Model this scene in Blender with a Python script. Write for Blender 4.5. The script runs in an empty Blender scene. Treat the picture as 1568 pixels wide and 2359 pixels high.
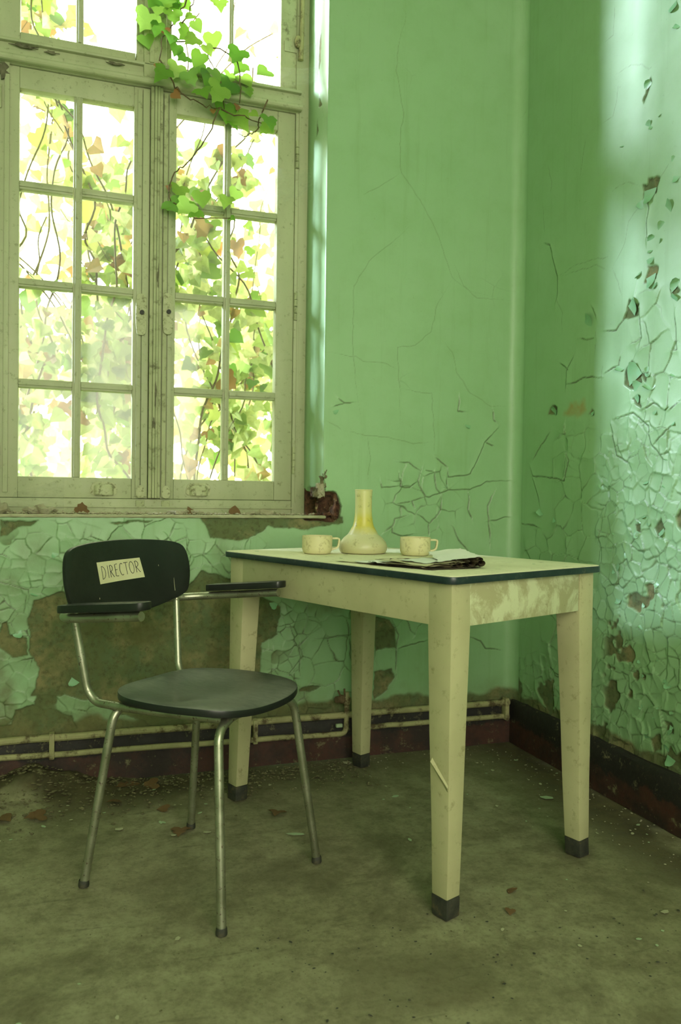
import bpy, bmesh, math, random
import numpy as np
from mathutils import Vector, Matrix

# ------------------------------------------------------------------ camera
scene = bpy.context.scene
COL = scene.collection
IMG_W, IMG_H = 1568, 2359
F_PX, YAW, PITCH, ROLL = 1836.7, -0.3285, 0.0185, 0.0133
CAM = Vector((-1.6248, -2.6848, 0.9276))
fw = Vector((-math.sin(YAW)*math.cos(PITCH), math.cos(YAW)*math.cos(PITCH), -math.sin(PITCH)))
rt = Vector((math.cos(YAW), math.sin(YAW), 0)); up = rt.cross(fw)
rt2 = rt*math.cos(ROLL)+up*math.sin(ROLL); up2 = -rt*math.sin(ROLL)+up*math.cos(ROLL)
cam_data = bpy.data.cameras.new('camera')
cam_data.sensor_fit = 'VERTICAL'; cam_data.sensor_height = 36.0
cam_data.lens = F_PX/IMG_H*36.0
cam_data.clip_start = 0.05
cam = bpy.data.objects.new('camera', cam_data); COL.objects.link(cam)
cam.matrix_world = Matrix(((rt2.x, up2.x, -fw.x, CAM.x), (rt2.y, up2.y, -fw.y, CAM.y), (rt2.z, up2.z, -fw.z, CAM.z), (0, 0, 0, 1)))
scene.camera = cam
cam_data.dof.use_dof = True
cam_data.dof.focus_distance = 2.15
cam_data.dof.aperture_fstop = 4.5

# ------------------------------------------------------------------ world, sun, exposure
SKY, SUN = 9.3, 17.0
world = bpy.data.worlds.new('overcast_sky'); scene.world = world; world.use_nodes = True
bg = world.node_tree.nodes['Background']
bg.inputs[0].default_value = (1.0, 0.97, 0.74, 1); bg.inputs[1].default_value = SKY
sun_d = bpy.data.lights.new('hazy_sun', 'SUN'); sun_d.energy = SUN; sun_d.angle = math.radians(9.5); sun_d.color = (0.74, 0.80, 1.0)
sun = bpy.data.objects.new('hazy_sun', sun_d); COL.objects.link(sun)
to_sun = Vector((-0.776, 0.545, 0)).normalized()*math.cos(math.radians(18)) + Vector((0, 0, math.sin(math.radians(18))))
sun.rotation_euler = to_sun.to_track_quat('Z', 'Y').to_euler(); sun.location = to_sun*6
def portal(name, loc, rot, sx, sy):            # sampling aid for daylight entering a window opening
    d = bpy.data.lights.new(name, 'AREA'); d.shape = 'RECTANGLE'; d.size = sx; d.size_y = sy; d.cycles.is_portal = True
    o = bpy.data.objects.new(name, d); COL.objects.link(o); o.location = loc; o.rotation_euler = rot
portal("window_portal", (-1.342, 0.44, 2.05), (math.radians(-90), 0, 0), 1.13, 2.45)
portal('rear_window_portal', (-1.5, -4.42, 1.75), (math.radians(90), 0, 0), 2.2, 2.0)
vs = scene.view_settings
vs.view_transform = 'Standard'; vs.look = 'None'; vs.exposure = 0.0; vs.gamma = 1.0; vs.use_curve_mapping = False
scene.cycles.use_adaptive_sampling = True; scene.cycles.adaptive_threshold = 0.1; scene.cycles.adaptive_min_samples = 16
scene.cycles.max_bounces = 7; scene.cycles.diffuse_bounces = 4; scene.cycles.glossy_bounces = 3
scene.cycles.transmission_bounces = 6; scene.cycles.transparent_max_bounces = 12
scene.cycles.caustics_reflective = False; scene.cycles.caustics_refractive = False
scene.cycles.sample_clamp_indirect = 6.0

random.seed(7); RNG = np.random.default_rng(11)
R = random.random
def U(a, b): return a+(b-a)*R()

# ------------------------------------------------------------------ node helper
class NT:
    def __init__(s, name):
        s.mat = bpy.data.materials.new(name); s.mat.use_nodes = True
        s.t = s.mat.node_tree; s.t.nodes.clear()
        s.out = s.t.nodes.new('ShaderNodeOutputMaterial')
    def setin(s, sock, v):
        if isinstance(v, bpy.types.NodeSocket): s.t.links.new(v, sock)
        elif isinstance(v, tuple) and len(v) == 3 and sock.type == 'RGBA': sock.default_value = (*v, 1)
        else: sock.default_value = v
    def n(s, typ, ins=None, out=0, **at):
        nd = s.t.nodes.new('ShaderNode'+typ)
        for k, v in at.items(): setattr(nd, k, v)
        for k, v in (ins or {}).items(): s.setin(nd.inputs[k], v)
        return nd.outputs[out] if out is not None else nd
    def coord(s, k='Object'): return s.n('TexCoord', out=k) if False else s.t.nodes.new('ShaderNodeTexCoord').outputs[k]
    def noise(s, scale, detail=4, rough=.6, vec=None, dist=0):
        i = {'Scale': scale, 'Detail': detail, 'Roughness': rough, 'Distortion': dist}
        if vec is not None: i['Vector'] = vec
        return s.n('TexNoise', i)
    def mapv(s, vec, scale=(1, 1, 1), loc=(0, 0, 0)): return s.n('Mapping', {'Vector': vec, 'Scale': scale, 'Location': loc})
    def mix(s, f, a, b, bt='MIX'):
        nd = s.t.nodes.new('ShaderNodeMix'); nd.data_type = 'RGBA'; nd.blend_type = bt
        s.setin(nd.inputs[0], f); s.setin(nd.inputs[6], a); s.setin(nd.inputs[7], b); return nd.outputs[2]
    def ramp(s, f, pts, interp='LINEAR'):
        nd = s.t.nodes.new('ShaderNodeValToRGB'); cr = nd.color_ramp; cr.interpolation = interp
        while len(cr.elements) > 1: cr.elements.remove(cr.elements[-1])
        for k, (p, c) in enumerate(pts):
            e = cr.elements[0] if k == 0 else cr.elements.new(p)
            e.position = p; e.color = (c, c, c, 1) if not isinstance(c, tuple) else (*c, 1)
        s.setin(nd.inputs[0], f); return nd.outputs[0]
    def m(s, op, a, b=0.0, c=None):
        nd = s.t.nodes.new('ShaderNodeMath'); nd.operation = op; s.setin(nd.inputs[0], a); s.setin(nd.inputs[1], b)
        if c is not None: s.setin(nd.inputs[2], c)
        return nd.outputs[0]
    def attr(s, name): return s.n('Attribute', out=2, attribute_name=name)
    def bump(s, h, strength=.3, dist=.002): return s.n('Bump', {'Height': h, 'Strength': strength, 'Distance': dist})
    def pbr(s, col, rough=.5, metal=0., normal=None, spec=.5, **kw):
        i = {'Base Color': col, 'Roughness': rough, 'Metallic': metal, 'Specular IOR Level': spec}
        if normal is not None: i['Normal'] = normal
        i.update(kw); sh = s.n('BsdfPrincipled', i); s.t.links.new(sh, s.out.inputs[0]); return s.mat
    def surf(s, sh): s.t.links.new(sh, s.out.inputs[0]); return s.mat

M = {}
# --- wall paint over plaster over brick: masks come from the modelled relief (mesh attributes)
def wall_material():
    t = NT('peeling_green_paint'); P = t.n('NewGeometry', out='Position')
    big = t.noise(1.3, 3, .5, P); fine = t.noise(60, 5, .7, P); mid = t.noise(9, 5, .65, P)
    g = t.mix(t.ramp(big, [(.3, 0.), (.7, 1.)]), (.275, .475, .240), (.315, .515, .280))
    g = t.mix(t.ramp(mid, [(.45, 0.), (.8, .35)]), g, (.20, .36, .13))
    g = t.mix(t.ramp(fine, [(.62, 0.), (.8, .5)]), g, (.16, .26, .09))
    drip = t.noise(1., 4, .7, t.mapv(P, (26, 26, 1.6)))
    g = t.mix(t.ramp(drip, [(.55, 0.), (.85, .3)]), g, (.15, .26, .08))
    pl = t.mix(t.ramp(t.noise(5, 6, .7, P), [(.48, 0.), (.64, 1.)]), (.120, .150, .062), (.28, .245, .115))
    pl = t.mix(t.ramp(t.noise(13, 5, .7, P), [(.5, 0.), (.62, .7)]), pl, (.115, .165, .08))
    pl = t.mix(t.ramp(fine, [(.5, 0.), (.75, .8)]), pl, (.05, .045, .02))
    bk = t.mix(t.ramp(t.noise(35, 5, .7, P), [(.35, 0.), (.7, 1.)]), (.035, .02, .012), (.26, .12, .07))
    bk = t.mix(t.ramp(t.noise(55, 3, .7, P), [(.6, 0.), (.72, 1.)]), bk, (.42, .36, .18))
    c = t.mix(t.attr('plaster'), g, pl)
    c = t.mix(t.attr('brick'), c, bk)
    c = t.mix(t.m('MULTIPLY', t.attr('rust'), t.ramp(mid, [(.3, .2), (.6, .9)])), c, (.36, .23, .06))
    c = t.mix(t.m('MULTIPLY', t.attr('grime_tone'), t.ramp(mid, [(.35, .3), (.65, 1.)])), c, (.13, .13, .05))
    c = t.mix(t.attr('crack'), c, (.075, .095, .035))
    ro = t.m('ADD', t.m('MULTIPLY', t.m('MAXIMUM', t.attr('plaster'), t.attr('brick')), .55), t.ramp(t.noise(3, 4, .6, P), [(.3, .36), (.7, .50)]))
    ro = t.m('MINIMUM', ro, .95)
    h = t.m('ADD', t.m('MULTIPLY', fine, .5), t.m('MULTIPLY', t.noise(220, 3, .6, P), .35))
    M['wall'] = t.pbr(c, ro, normal=t.bump(h, .35, .0012))
wall_material()
def simple(name, c1, c2, sc=12, rough=.5, dirt=(.09, .085, .04), dirtlo=.58, dirthi=.78, dirtf=.8, dscale=30, bump=.25, bd=.001, spec=.5, metal=0., streak=None, coord='Object'):
    t = NT(name); P = t.coord(coord)
    v = t.mapv(P, streak) if streak else P
    c = t.mix(t.ramp(t.noise(sc, 4, .6, v), [(.35, 0.), (.65, 1.)]), c1, c2)
    d = t.noise(dscale, 5, .72, P)
    c = t.mix(t.ramp(d, [(dirtlo, 0.), (dirthi, dirtf)]), c, dirt)
    ro = t.ramp(d, [(.4, rough), (.8, min(1., rough+.3))])
    M[name] = t.pbr(c, ro, metal, t.bump(t.noise(dscale*4, 4, .65, P), bump, bd), spec)
simple('window_paint', (.38, .41, .245), (.48, .51, .32), 5, .45, (.12, .12, .055), .58, .74, .75, 55, .35, .0015, coord='Object', streak=(1, 1, .25))
simple('window_worn', (.36, .39, .22), (.46, .49, .29), 9, .6, (.09, .085, .045), .54, .70, .8, 30, .5, .002)
simple('table_cream', (.43, .41, .23), (.52, .50, .29), 4, .42, (.20, .17, .075), .57, .74, .75, 34, .25, .001)
simple('foot_black', (.018, .02, .018), (.05, .05, .035), 30, .6, (.13, .10, .05), .55, .7, .7, 40)
simple('black_laminate', (.008, .010, .009), (.014, .017, .015), 8, .32, (.06, .06, .04), .62, .85, .6, 60, .1, .0005)
simple('pipe_cream', (.30, .29, .14), (.40, .38, .19), 14, .6, (.07, .045, .02), .5, .62, .9, 18, .5, .002)
simple('cup_cream', (.62, .57, .32), (.68, .63, .37), 5, .4, (.25, .20, .08), .55, .72, .75, 55, .1, .0005)
simple('table_top', (.72, .70, .48), (.82, .80, .58), 5, .85, (.34, .31, .17), .56, .76, .7, 34, .2, .001, spec=.2)
simple('plate_paint', (.44, .46, .27), (.52, .54, .34), 30, .5, (.16, .15, .07), .52, .62, .8, 70, .5, .002)
simple('paper_old', (.52, .49, .30), (.62, .58, .38), 14, .85, (.2, .17, .09), .6, .8, .6, 60, .3, .0006)
simple('paper_white', (.70, .74, .66), (.78, .80, .72), 9, .8, (.4, .38, .25), .62, .8, .5, 50, .2, .0006)
simple('paper_brown', (.075, .055, .03), (.15, .11, .06), 20, .9, (.04, .03, .02), .5, .7, .7, 60, .4, .001)
simple('sign_paper', (.62, .60, .36), (.68, .66, .42), 18, .85, (.4, .36, .18), .62, .8, .5, 60, .2, .0004)
simple('ink', (.03, .035, .03), (.05, .05, .045), 30, .7)
simple('plaster_crumb', (.10, .09, .045), (.19, .17, .09), 30, .95, (.10, .08, .04), .5, .7, .8, 90, .5, .002, coord='Object')
simple('chip_pale', (.38, .37, .23), (.48, .48, .32), 20, .8, (.2, .18, .1), .6, .8, .6, 90)
simple('chip_green', (.33, .45, .26), (.42, .53, .34), 20, .7, (.2, .2, .1), .6, .8, .6, 90)
simple('dry_leaf', (.115, .065, .026), (.20, .115, .045), 40, .8, (.06, .03, .015), .55, .7, .8, 80)
simple('dust_web', (.34, .31, .2), (.46, .43, .31), 30, .95, (.12, .1, .06), .55, .7, .8, 60, .6, .003)
simple('twig', (.10, .07, .035), (.17, .12, .06), 30, .9, (.05, .035, .02), .5, .7, .7, 90, .5, .001)
simple('plain_wall', (.30, .50, .26), (.30, .50, .26), 4, .5)
simple('ceiling_white', (.55, .58, .47), (.6, .62, .5), 3, .9)
simple('ground_earth', (.12, .13, .06), (.18, .2, .09), 4, .95)
simple('bare_wood', (.11, .105, .065), (.20, .19, .12), 40, .9, (.04, .035, .02), .5, .68, .9, 60, .6, .002)
simple('old_brick', (.10, .045, .026), (.19, .085, .048), 24, .95, (.03, .02, .014), .45, .62, .9, 60, .6, .003)

def edge_material():
    t = NT('table_edge'); P = t.coord()
    c = t.mix(t.ramp(t.noise(14, 5, .7, P), [(.4, 0.), (.7, 1.)]), (.010, .022, .026), (.028, .05, .052))
    c = t.mix(t.ramp(t.noise(50, 5, .75, P), [(.6, 0.), (.75, .8)]), c, (.17, .17, .12))
    M['table_edge'] = t.pbr(c, .35, normal=t.bump(t.noise(60, 4, .6, P), .4, .001))
edge_material()
def apron_end_material():
    t = NT('apron_flaked'); P = t.coord()
    n1 = t.noise(13, 6, .68, t.mapv(P, (1, 1, .8)), .4)
    c = t.mix(t.ramp(n1, [(.44, 0.), (.56, 1.)]), (.40, .385, .215), (.60, .63, .40))
    c = t.mix(t.ramp(t.noise(34, 5, .7, P), [(.6, 0.), (.72, .85)]), c, (.20, .17, .08))
    M['apron_flaked'] = t.pbr(c, .5, normal=t.bump(t.m('ADD', n1, t.noise(80, 4, .6, P)), .35, .0015))
apron_end_material()
def tube_material():
    t = NT('pitted_chrome'); P = t.coord()
    n1 = t.noise(120, 4, .7, P); n2 = t.noise(14, 4, .6, P)
    c = t.mix(t.ramp(n2, [(.35, 0.), (.7, 1.)]), (.30, .31, .22), (.46, .47, .36))
    sp = t.ramp(n1, [(.60, 0.), (.68, 1.)])
    c = t.mix(sp, c, (.06, .035, .018))
    ro = t.m('ADD', t.ramp(n2, [(.3, .30), (.7, .46)]), t.m('MULTIPLY', sp, .35))
    M['tube'] = t.pbr(c, ro, t.m('SUBTRACT', .85, t.m('MULTIPLY', sp, .8)), t.bump(n1, .2, .0006))
tube_material()
def seat_material():
    t = NT('dusty_black_seat'); P = t.coord()
    n1 = t.noise(6, 5, .65, P); n2 = t.noise(40, 5, .75, t.mapv(P, (1, 3, 1)))
    up_ = t.n('SeparateXYZ', {0: t.n('NewGeometry', out='Normal')}, out=2)
    dust = t.m('MULTIPLY', t.ramp(up_, [(.8, 0.), (.97, 1.)]), t.ramp(t.m('ADD', t.m('MULTIPLY', n1, .7), t.m('MULTIPLY', n2, .3)), [(.36, .15), (.62, .85)]))
    c = t.mix(dust, (.010, .013, .012), (.20, .215, .175))
    M['seat'] = t.pbr(c, t.ramp(n1, [(.35, .30), (.7, .5)]), normal=t.bump(n2, .12, .0006))
seat_material()
def vase_material():
    t = NT('yellowed_flask'); P = t.coord(); z = t.n('SeparateXYZ', {0: P}, out=2)
    zz = t.m('ADD', z, t.m('MULTIPLY', t.m('SUBTRACT', t.noise(16, 4, .6, P), .5), .05))
    c = t.ramp(t.m('DIVIDE', zz, .19), [(0., (.53, .50, .29)), (.30, (.60, .58, .34)), (.40, (.60, .53, .10)), (.55, (.60, .53, .09)), (.66, (.60, .57, .22)), (1., (.62, .60, .30))])
    c = t.mix(t.ramp(t.noise(34, 5, .75, P), [(.58, 0.), (.72, .8)]), c, (.22, .19, .07))
    M['flask'] = t.pbr(c, .38, normal=t.bump(t.noise(70, 4, .6, P), .1, .0006), **{'Subsurface Weight': .15, 'Subsurface Radius': (.02, .02, .008)})
vase_material()
def base_material(name, lo):
    t = NT(name); P = t.n('NewGeometry', out='Position'); z = t.n('SeparateXYZ', {0: P}, out=2)
    n = t.noise(11, 5, .7, P); zz = t.m('ADD', z, t.m('MULTIPLY', t.m('SUBTRACT', n, .5), .13))
    c = t.mix(t.ramp(t.m('DIVIDE', zz, .2), [(lo, 0.), (lo+.06, 1.)]), t.mix(t.ramp(t.noise(7, 5, .7, P), [(.42, 0.), (.6, 1.)]), (.060, .022, .014), (.022, .013, .010)), (.014, .012, .010))
    c = t.mix(t.ramp(t.noise(22, 6, .78, P), [(.57, 0.), (.66, .85)]), c, (.19, .175, .09))
    c = t.mix(t.ramp(t.noise(60, 4, .7, P), [(.55, 0.), (.7, .6)]), c, (.035, .025, .014))
    M[name] = t.pbr(c, t.ramp(n, [(.3, .55), (.7, .85)]), normal=t.bump(t.noise(45, 5, .7, P), .6, .002))
base_material('base_back', .40); base_material('base_right', .36)
def floor_material():
    t = NT('dirty_floor'); P = t.n('NewGeometry', out='Position')
    n1 = t.noise(1.7, 5, .6, P); n2 = t.noise(9, 8, .76, P); n3 = t.noise(90, 4, .7, P)
    c = t.mix(t.ramp(n1, [(.35, 0.), (.65, 1.)]), (.26, .25, .145), (.34, .33, .205))
    c = t.mix(t.ramp(n2, [(.40, 0.), (.66, .85)]), c, (.135, .122, .066))
    c = t.mix(t.ramp(n3, [(.50, 0.), (.75, .55)]), c, (.095, .085, .045))
    c = t.mix(t.ramp(t.noise(48, 3, .6, P), [(.70, 0.), (.76, .5)]), c, (.26, .25, .15))
    c = t.mix(t.attr('grime_tone'), c, t.mix(t.ramp(n2, [(.35, 0.), (.65, 1.)]), (.04, .034, .018), (.115, .10, .048)))
    c = t.mix(t.ramp(t.noise(3.1, 7, .72, P, .6), [(.50, 0.), (.66, .6)]), c, (.10, .092, .048))
    c = t.mix(t.ramp(t.noise(1., 5, .7, t.mapv(P, (5, 30, 1)), .8), [(.60, 0.), (.72, .5)]), c, (.075, .068, .035))
    h = t.m('ADD', t.m('MULTIPLY', n2, .6), t.m('MULTIPLY', n3, .4))
    M['floor'] = t.pbr(c, t.ramp(n2, [(.3, .55), (.7, .85)]), normal=t.bump(h, .5, .003), spec=.35)
floor_material()
def leaf_material(name, pts, trans, rnd=True):
    t = NT(name); P = t.coord()
    if rnd: f = t.n('ObjectInfo', out='Random')
    else: f = t.attr('hue')
    c = t.ramp(f, pts)
    c = t.mix(t.ramp(t.noise(60, 3, .6, P), [(.4, 0.), (.75, .35)]), c, (.10, .12, .015))
    d = t.n('BsdfDiffuse', {'Color': c}); tr = t.n('BsdfTranslucent', {'Color': c})
    m1 = t.n('MixShader', {0: trans, 1: d, 2: tr})
    g = t.n('BsdfGlossy', {'Color': (1, 1, 1), 'Roughness': .45})
    M[name] = t.surf(t.n('MixShader', {0: .04, 1: m1, 2: g}))
leaf_material('ivy_inside', [(0, (.10, .30, .03)), (.5, (.20, .42, .05)), (1, (.32, .52, .09))], .6)
leaf_material('ivy_outside', [(0, (.05, .13, .012)), (.35, (.16, .27, .03)), (.70, (.34, .40, .07)), (.80, (.44, .42, .11)), (.86, (.28, .13, .035)), (1, (.15, .075, .03))], .6)
leaf_material('far_foliage', [(0, (.18, .27, .05)), (.5, (.38, .44, .14)), (.86, (.52, .53, .24)), (.93, (.36, .22, .07)), (1, (.24, .13, .05))], .6, False)
leaf_material('ivy_withered', [(0, (.30, .12, .05)), (.7, (.40, .20, .07)), (1, (.62, .42, .05))], .4)
def glass_material():
    t = NT('grimy_glass'); P = t.n('NewGeometry', out='Position')
    tr = t.n('BsdfTransparent', {'Color': (.93, .97, .95)}); gl = t.n('BsdfGlossy', {'Color': (1, 1, 1), 'Roughness': .06})
    fc = t.n('LayerWeight', {'Blend': .5}, out='Facing'); fr = t.m('ADD', t.m('MULTIPLY', t.m('POWER', fc, 4.), .5), .025); a = t.n('MixShader', {0: fr, 1: tr, 2: gl})
    dirt = t.n('BsdfTranslucent', {'Color': (.62, .66, .52)})
    f = t.m('MULTIPLY', t.ramp(t.noise(4, 5, .65, P), [(.35, .005), (.75, .03)]), 1.0)
    M['glass'] = t.surf(t.n('MixShader', {0: f, 1: a, 2: dirt}))
glass_material()
def web_material():
    t = NT('cobweb'); P = t.coord()
    tr = t.n('BsdfTransparent', {'Color': (1, 1, 1)})
    d = t.n('MixShader', {0: .6, 1: t.n('BsdfDiffuse', {'Color': (.8, .82, .75)}), 2: t.n('BsdfTranslucent', {'Color': (.8, .82, .75)})})
    f = t.ramp(t.noise(22, 4, .7, t.mapv(P, (1, 3, 3))), [(.35, .02), (.75, .22)])
    M['web'] = t.surf(t.n('MixShader', {0: f, 1: tr, 2: d}))
web_material()

# ------------------------------------------------------------------ mesh helpers
class MB:
    def __init__(s): s.v = []; s.f = []
    def add(s, vs_, fs_):
        o = len(s.v); s.v += [tuple(p) for p in vs_]; s.f += [tuple(i+o for i in f) for f in fs_]; return s
    def box(s, a, b, mat=None):
        (x0, y0, z0), (x1, y1, z1) = a, b
        p = [(x0, y0, z0), (x1, y0, z0), (x1, y1, z0), (x0, y1, z0), (x0, y0, z1), (x1, y0, z1), (x1, y1, z1), (x0, y1, z1)]
        if mat is not None: p = [mat @ Vector(q) for q in p]
        return s.add(p, [(0, 3, 2, 1), (4, 5, 6, 7), (0, 1, 5, 4), (1, 2, 6, 5), (2, 3, 7, 6), (3, 0, 4, 7)])
    def tube(s, path, r, n=12, cap=True):
        P = [Vector(p) for p in path]; k = len(P); rs = r if isinstance(r, (list, tuple)) else [r]*k
        T = [(P[min(i+1, k-1)]-P[max(i-1, 0)]).normalized() for i in range(k)]
        a = Vector((0, 0, 1)) if abs(T[0].z) < .9 else Vector((1, 0, 0))
        N = (a-T[0]*a.dot(T[0])).normalized(); vs_ = []
        for i in range(k):
            N = (N-T[i]*N.dot(T[i])).normalized(); B = T[i].cross(N)
            for j in range(n):
                an = 2*math.pi*j/n; vs_.append(P[i]+(N*math.cos(an)+B*math.sin(an))*rs[i])
        fs_ = [(i*n+j, i*n+(j+1) % n, (i+1)*n+(j+1) % n, (i+1)*n+j) for i in range(k-1) for j in range(n)]
        if cap: fs_ += [tuple(range(n))[::-1], tuple((k-1)*n+j for j in range(n))]
        return s.add(vs_, fs_)
    def lathe(s, prof, n=40, c=(0, 0, 0)):
        k = len(prof); vs_ = [(c[0]+r*math.cos(2*math.pi*j/n), c[1]+r*math.sin(2*math.pi*j/n), c[2]+z) for r, z in prof for j in range(n)]
        return s.add(vs_, [(i*n+j, i*n+(j+1) % n, (i+1)*n+(j+1) % n, (i+1)*n+j) for i in range(k-1) for j in range(n)])
    def prism(s, poly, fn0, fn1):
        k = len(poly); vs_ = [fn0(*p) for p in poly]+[fn1(*p) for p in poly]
        return s.add(vs_, [tuple(range(k))[::-1], tuple(range(k, 2*k))]+[(i, (i+1) % k, k+(i+1) % k, k+i) for i in range(k)])
    def slab(s, outline, fn, rings=5, crown=.25):
        """solid from an outline: fn(u, v, side) -> point, side -1 bottom / +1 top"""
        k = len(outline); cu = sum(p[0] for p in outline)/k; cv = sum(p[1] for p in outline)/k
        fr = [.0001]+[(i+1)/rings for i in range(rings)]; vs_ = []; fs_ = []
        for sd in (1, -1):
            for q in fr:
                vs_ += [fn(cu+(a-cu)*q, cv+(b-cv)*q, sd) for a, b in outline]
        nr = len(fr)
        for side in (0, 1):
            o = side*nr*k
            for i in range(nr-1):
                for j in range(k):
                    f = (o+i*k+j, o+(i+1)*k+j, o+(i+1)*k+(j+1) % k, o+i*k+(j+1) % k)
                    fs_.append(f if side == 0 else f[::-1])
        a0 = (nr-1)*k; b0 = nr*k+(nr-1)*k
        fs_ += [(a0+j, b0+j, b0+(j+1) % k, a0+(j+1) % k) for j in range(k)]
        return s.add(vs_, fs_)
    def build(s, name, mat, parent=None, bevel=0., seg=2, smooth=True, angle=35, noise=0., nsc=8.):
        me = bpy.data.meshes.new(name); bm = bmesh.new()
        bv = [bm.verts.new(p) for p in s.v]
        for f in s.f:
            if len(set(f)) > 2:
                try: bm.faces.new([bv[i] for i in f])
                except ValueError: pass
        bmesh.ops.recalc_face_normals(bm, faces=bm.faces)
        if bevel > 0:
            es = [e for e in bm.edges if len(e.link_faces) == 2 and e.calc_face_angle(0) > math.radians(40)]
            bmesh.ops.bevel(bm, geom=es, offset=bevel, segments=seg, profile=.6, affect='EDGES', clamp_overlap=True)
        if noise:
            for v in bm.verts:
                v.co += Vector((math.sin(v.co.z*nsc*7+v.co.x*nsc*3), math.sin(v.co.x*nsc*5+v.co.z*nsc*4), math.sin(v.co.x*nsc*6+v.co.y*nsc*5)))*noise
        bm.to_mesh(me); bm.free()
        o = bpy.data.objects.new(name, me); COL.objects.link(o); me.materials.append(M[mat])
        if smooth:
            for p in me.polygons: p.use_smooth = True
            try: me.set_sharp_from_angle(angle=math.radians(angle))
            except Exception: pass
        if parent is not None: o.parent = parent
        return o
def tag(o, label=None, cat=None, group=None, kind=None):
    if label: o['label'] = label
    if cat: o['category'] = cat
    if group: o['group'] = group
    if kind: o['kind'] = kind
    return o
def empty(name, loc=(0, 0, 0), rz=0., **k):
    o = bpy.data.objects.new(name, None); COL.objects.link(o); o.location = loc; o.rotation_euler = (0, 0, rz); o.empty_display_size = .05
    return tag(o, **k)
def fillet(pts, r, n=7):
    P = [Vector(p) for p in pts]; out = [P[0]]
    for i in range(1, len(P)-1):
        a, b, c = P[i-1], P[i], P[i+1]; d1 = (a-b); d2 = (c-b)
        q = min(r, d1.length*.48, d2.length*.48); p0 = b+d1.normalized()*q; p1 = b+d2.normalized()*q
        for j in range(n+1):
            t = j/n; out.append(p0*(1-t)**2+b*2*t*(1-t)+p1*t*t)
    out.append(P[-1]); return out
def chaikin(poly, it=2, closed=True):
    for _ in range(it):
        q = []; k = len(poly)
        for i in range(k if closed else k-1):
            a, b = poly[i], poly[(i+1) % k]
            q += [(a[0]*.75+b[0]*.25, a[1]*.75+b[1]*.25), (a[0]*.25+b[0]*.75, a[1]*.25+b[1]*.75)]
        poly = q
    return poly
def copy_obj(o, parent=None):
    c = o.copy(); COL.objects.link(c); c.parent = parent; return c

# numpy noise
_TAB = np.random.default_rng(3).random((256, 256))
def vnoise(u, v, sc, seed=0):
    x = u*sc+seed*17.3+500; y = v*sc+seed*9.7+500; i = np.floor(x).astype(int); j = np.floor(y).astype(int); fx = x-i; fy = y-j
    fx = fx*fx*(3-2*fx); fy = fy*fy*(3-2*fy); g = lambda a, b: _TAB[a & 255, b & 255]
    return (g(i, j)*(1-fx)+g(i+1, j)*fx)*(1-fy)+(g(i, j+1)*(1-fx)+g(i+1, j+1)*fx)*fy
def fbm(u, v, sc, seed=0, o=4): return sum(vnoise(u, v, sc*2**k, seed+k)*.5**k for k in range(o))/(2-.5**(o-1))
def smooth(x, a, b): t = np.clip((x-a)/(b-a), 0, 1); return t*t*(3-2*t)
def voronoi(u, v, s, seed):
    u = u+(fbm(u, v, 14, seed+5, 3)-.5)*s*.5; v = v+(fbm(u, v, 14, seed+8, 3)-.5)*s*.5
    cu = np.floor(u/s).astype(int); cv = np.floor(v/s).astype(int)
    f1 = np.full(u.shape, 9.); f2 = np.full(u.shape, 9.); rid = np.zeros(u.shape); r2 = np.zeros(u.shape); du = np.zeros(u.shape); dv = np.zeros(u.shape)
    for a in range(-2, 3):
        for b in range(-2, 3):
            I = cu+a+400+seed*31; J = cv+b+400+seed*57
            pu = (cu+a+.08+.84*_TAB[I & 255, J & 255])*s; pv = (cv+b+.08+.84*_TAB[(I+91) & 255, (J+37) & 255])*s
            d = np.hypot(u-pu, v-pv); c = d < f1
            f2 = np.where(c, f1, np.minimum(f2, d)); f1 = np.where(c, d, f1)
            rid = np.where(c, _TAB[(I+13) & 255, (J+71) & 255], rid); r2 = np.where(c, _TAB[(I+51) & 255, (J+11) & 255], r2)
            du = np.where(c, u-pu, du); dv = np.where(c, v-pv, dv)
    return (f2-f1)*.5, rid, r2, du, dv
def line_dist(u, v, L, reach=.05):
    """min distance to polylines, side, index-weight"""
    D = np.full(u.shape, 9.); S = np.zeros(u.shape)
    for l in L:
        us = [p[0] for p in l]; vs2 = [p[1] for p in l]
        m = (u > min(us)-reach) & (u < max(us)+reach) & (v > min(vs2)-reach) & (v < max(vs2)+reach)
        if not m.any(): continue
        uu, vv = u[m], v[m]; d = D[m]; sg = S[m]
        n = len(l)
        for i in range(n-1):
            ax, ay = l[i]; bx, by = l[i+1]; ex, ey = bx-ax, by-ay; q = ex*ex+ey*ey+1e-12
            t = np.clip(((uu-ax)*ex+(vv-ay)*ey)/q, 0, 1); dd = np.hypot(uu-ax-t*ex, vv-ay-t*ey)
            # cracks thin out towards their ends
            pos = (i+t)/max(1, n-1); dd = dd+.0016*np.clip(np.abs(pos-.5)*2-.6, 0, 1)/.4
            c = dd < d; d = np.where(c, dd, d); sg = np.where(c, np.sign(ex*(vv-ay)-ey*(uu-ax)), sg)
        D[m] = d; S[m] = sg
    return D, S
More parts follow.
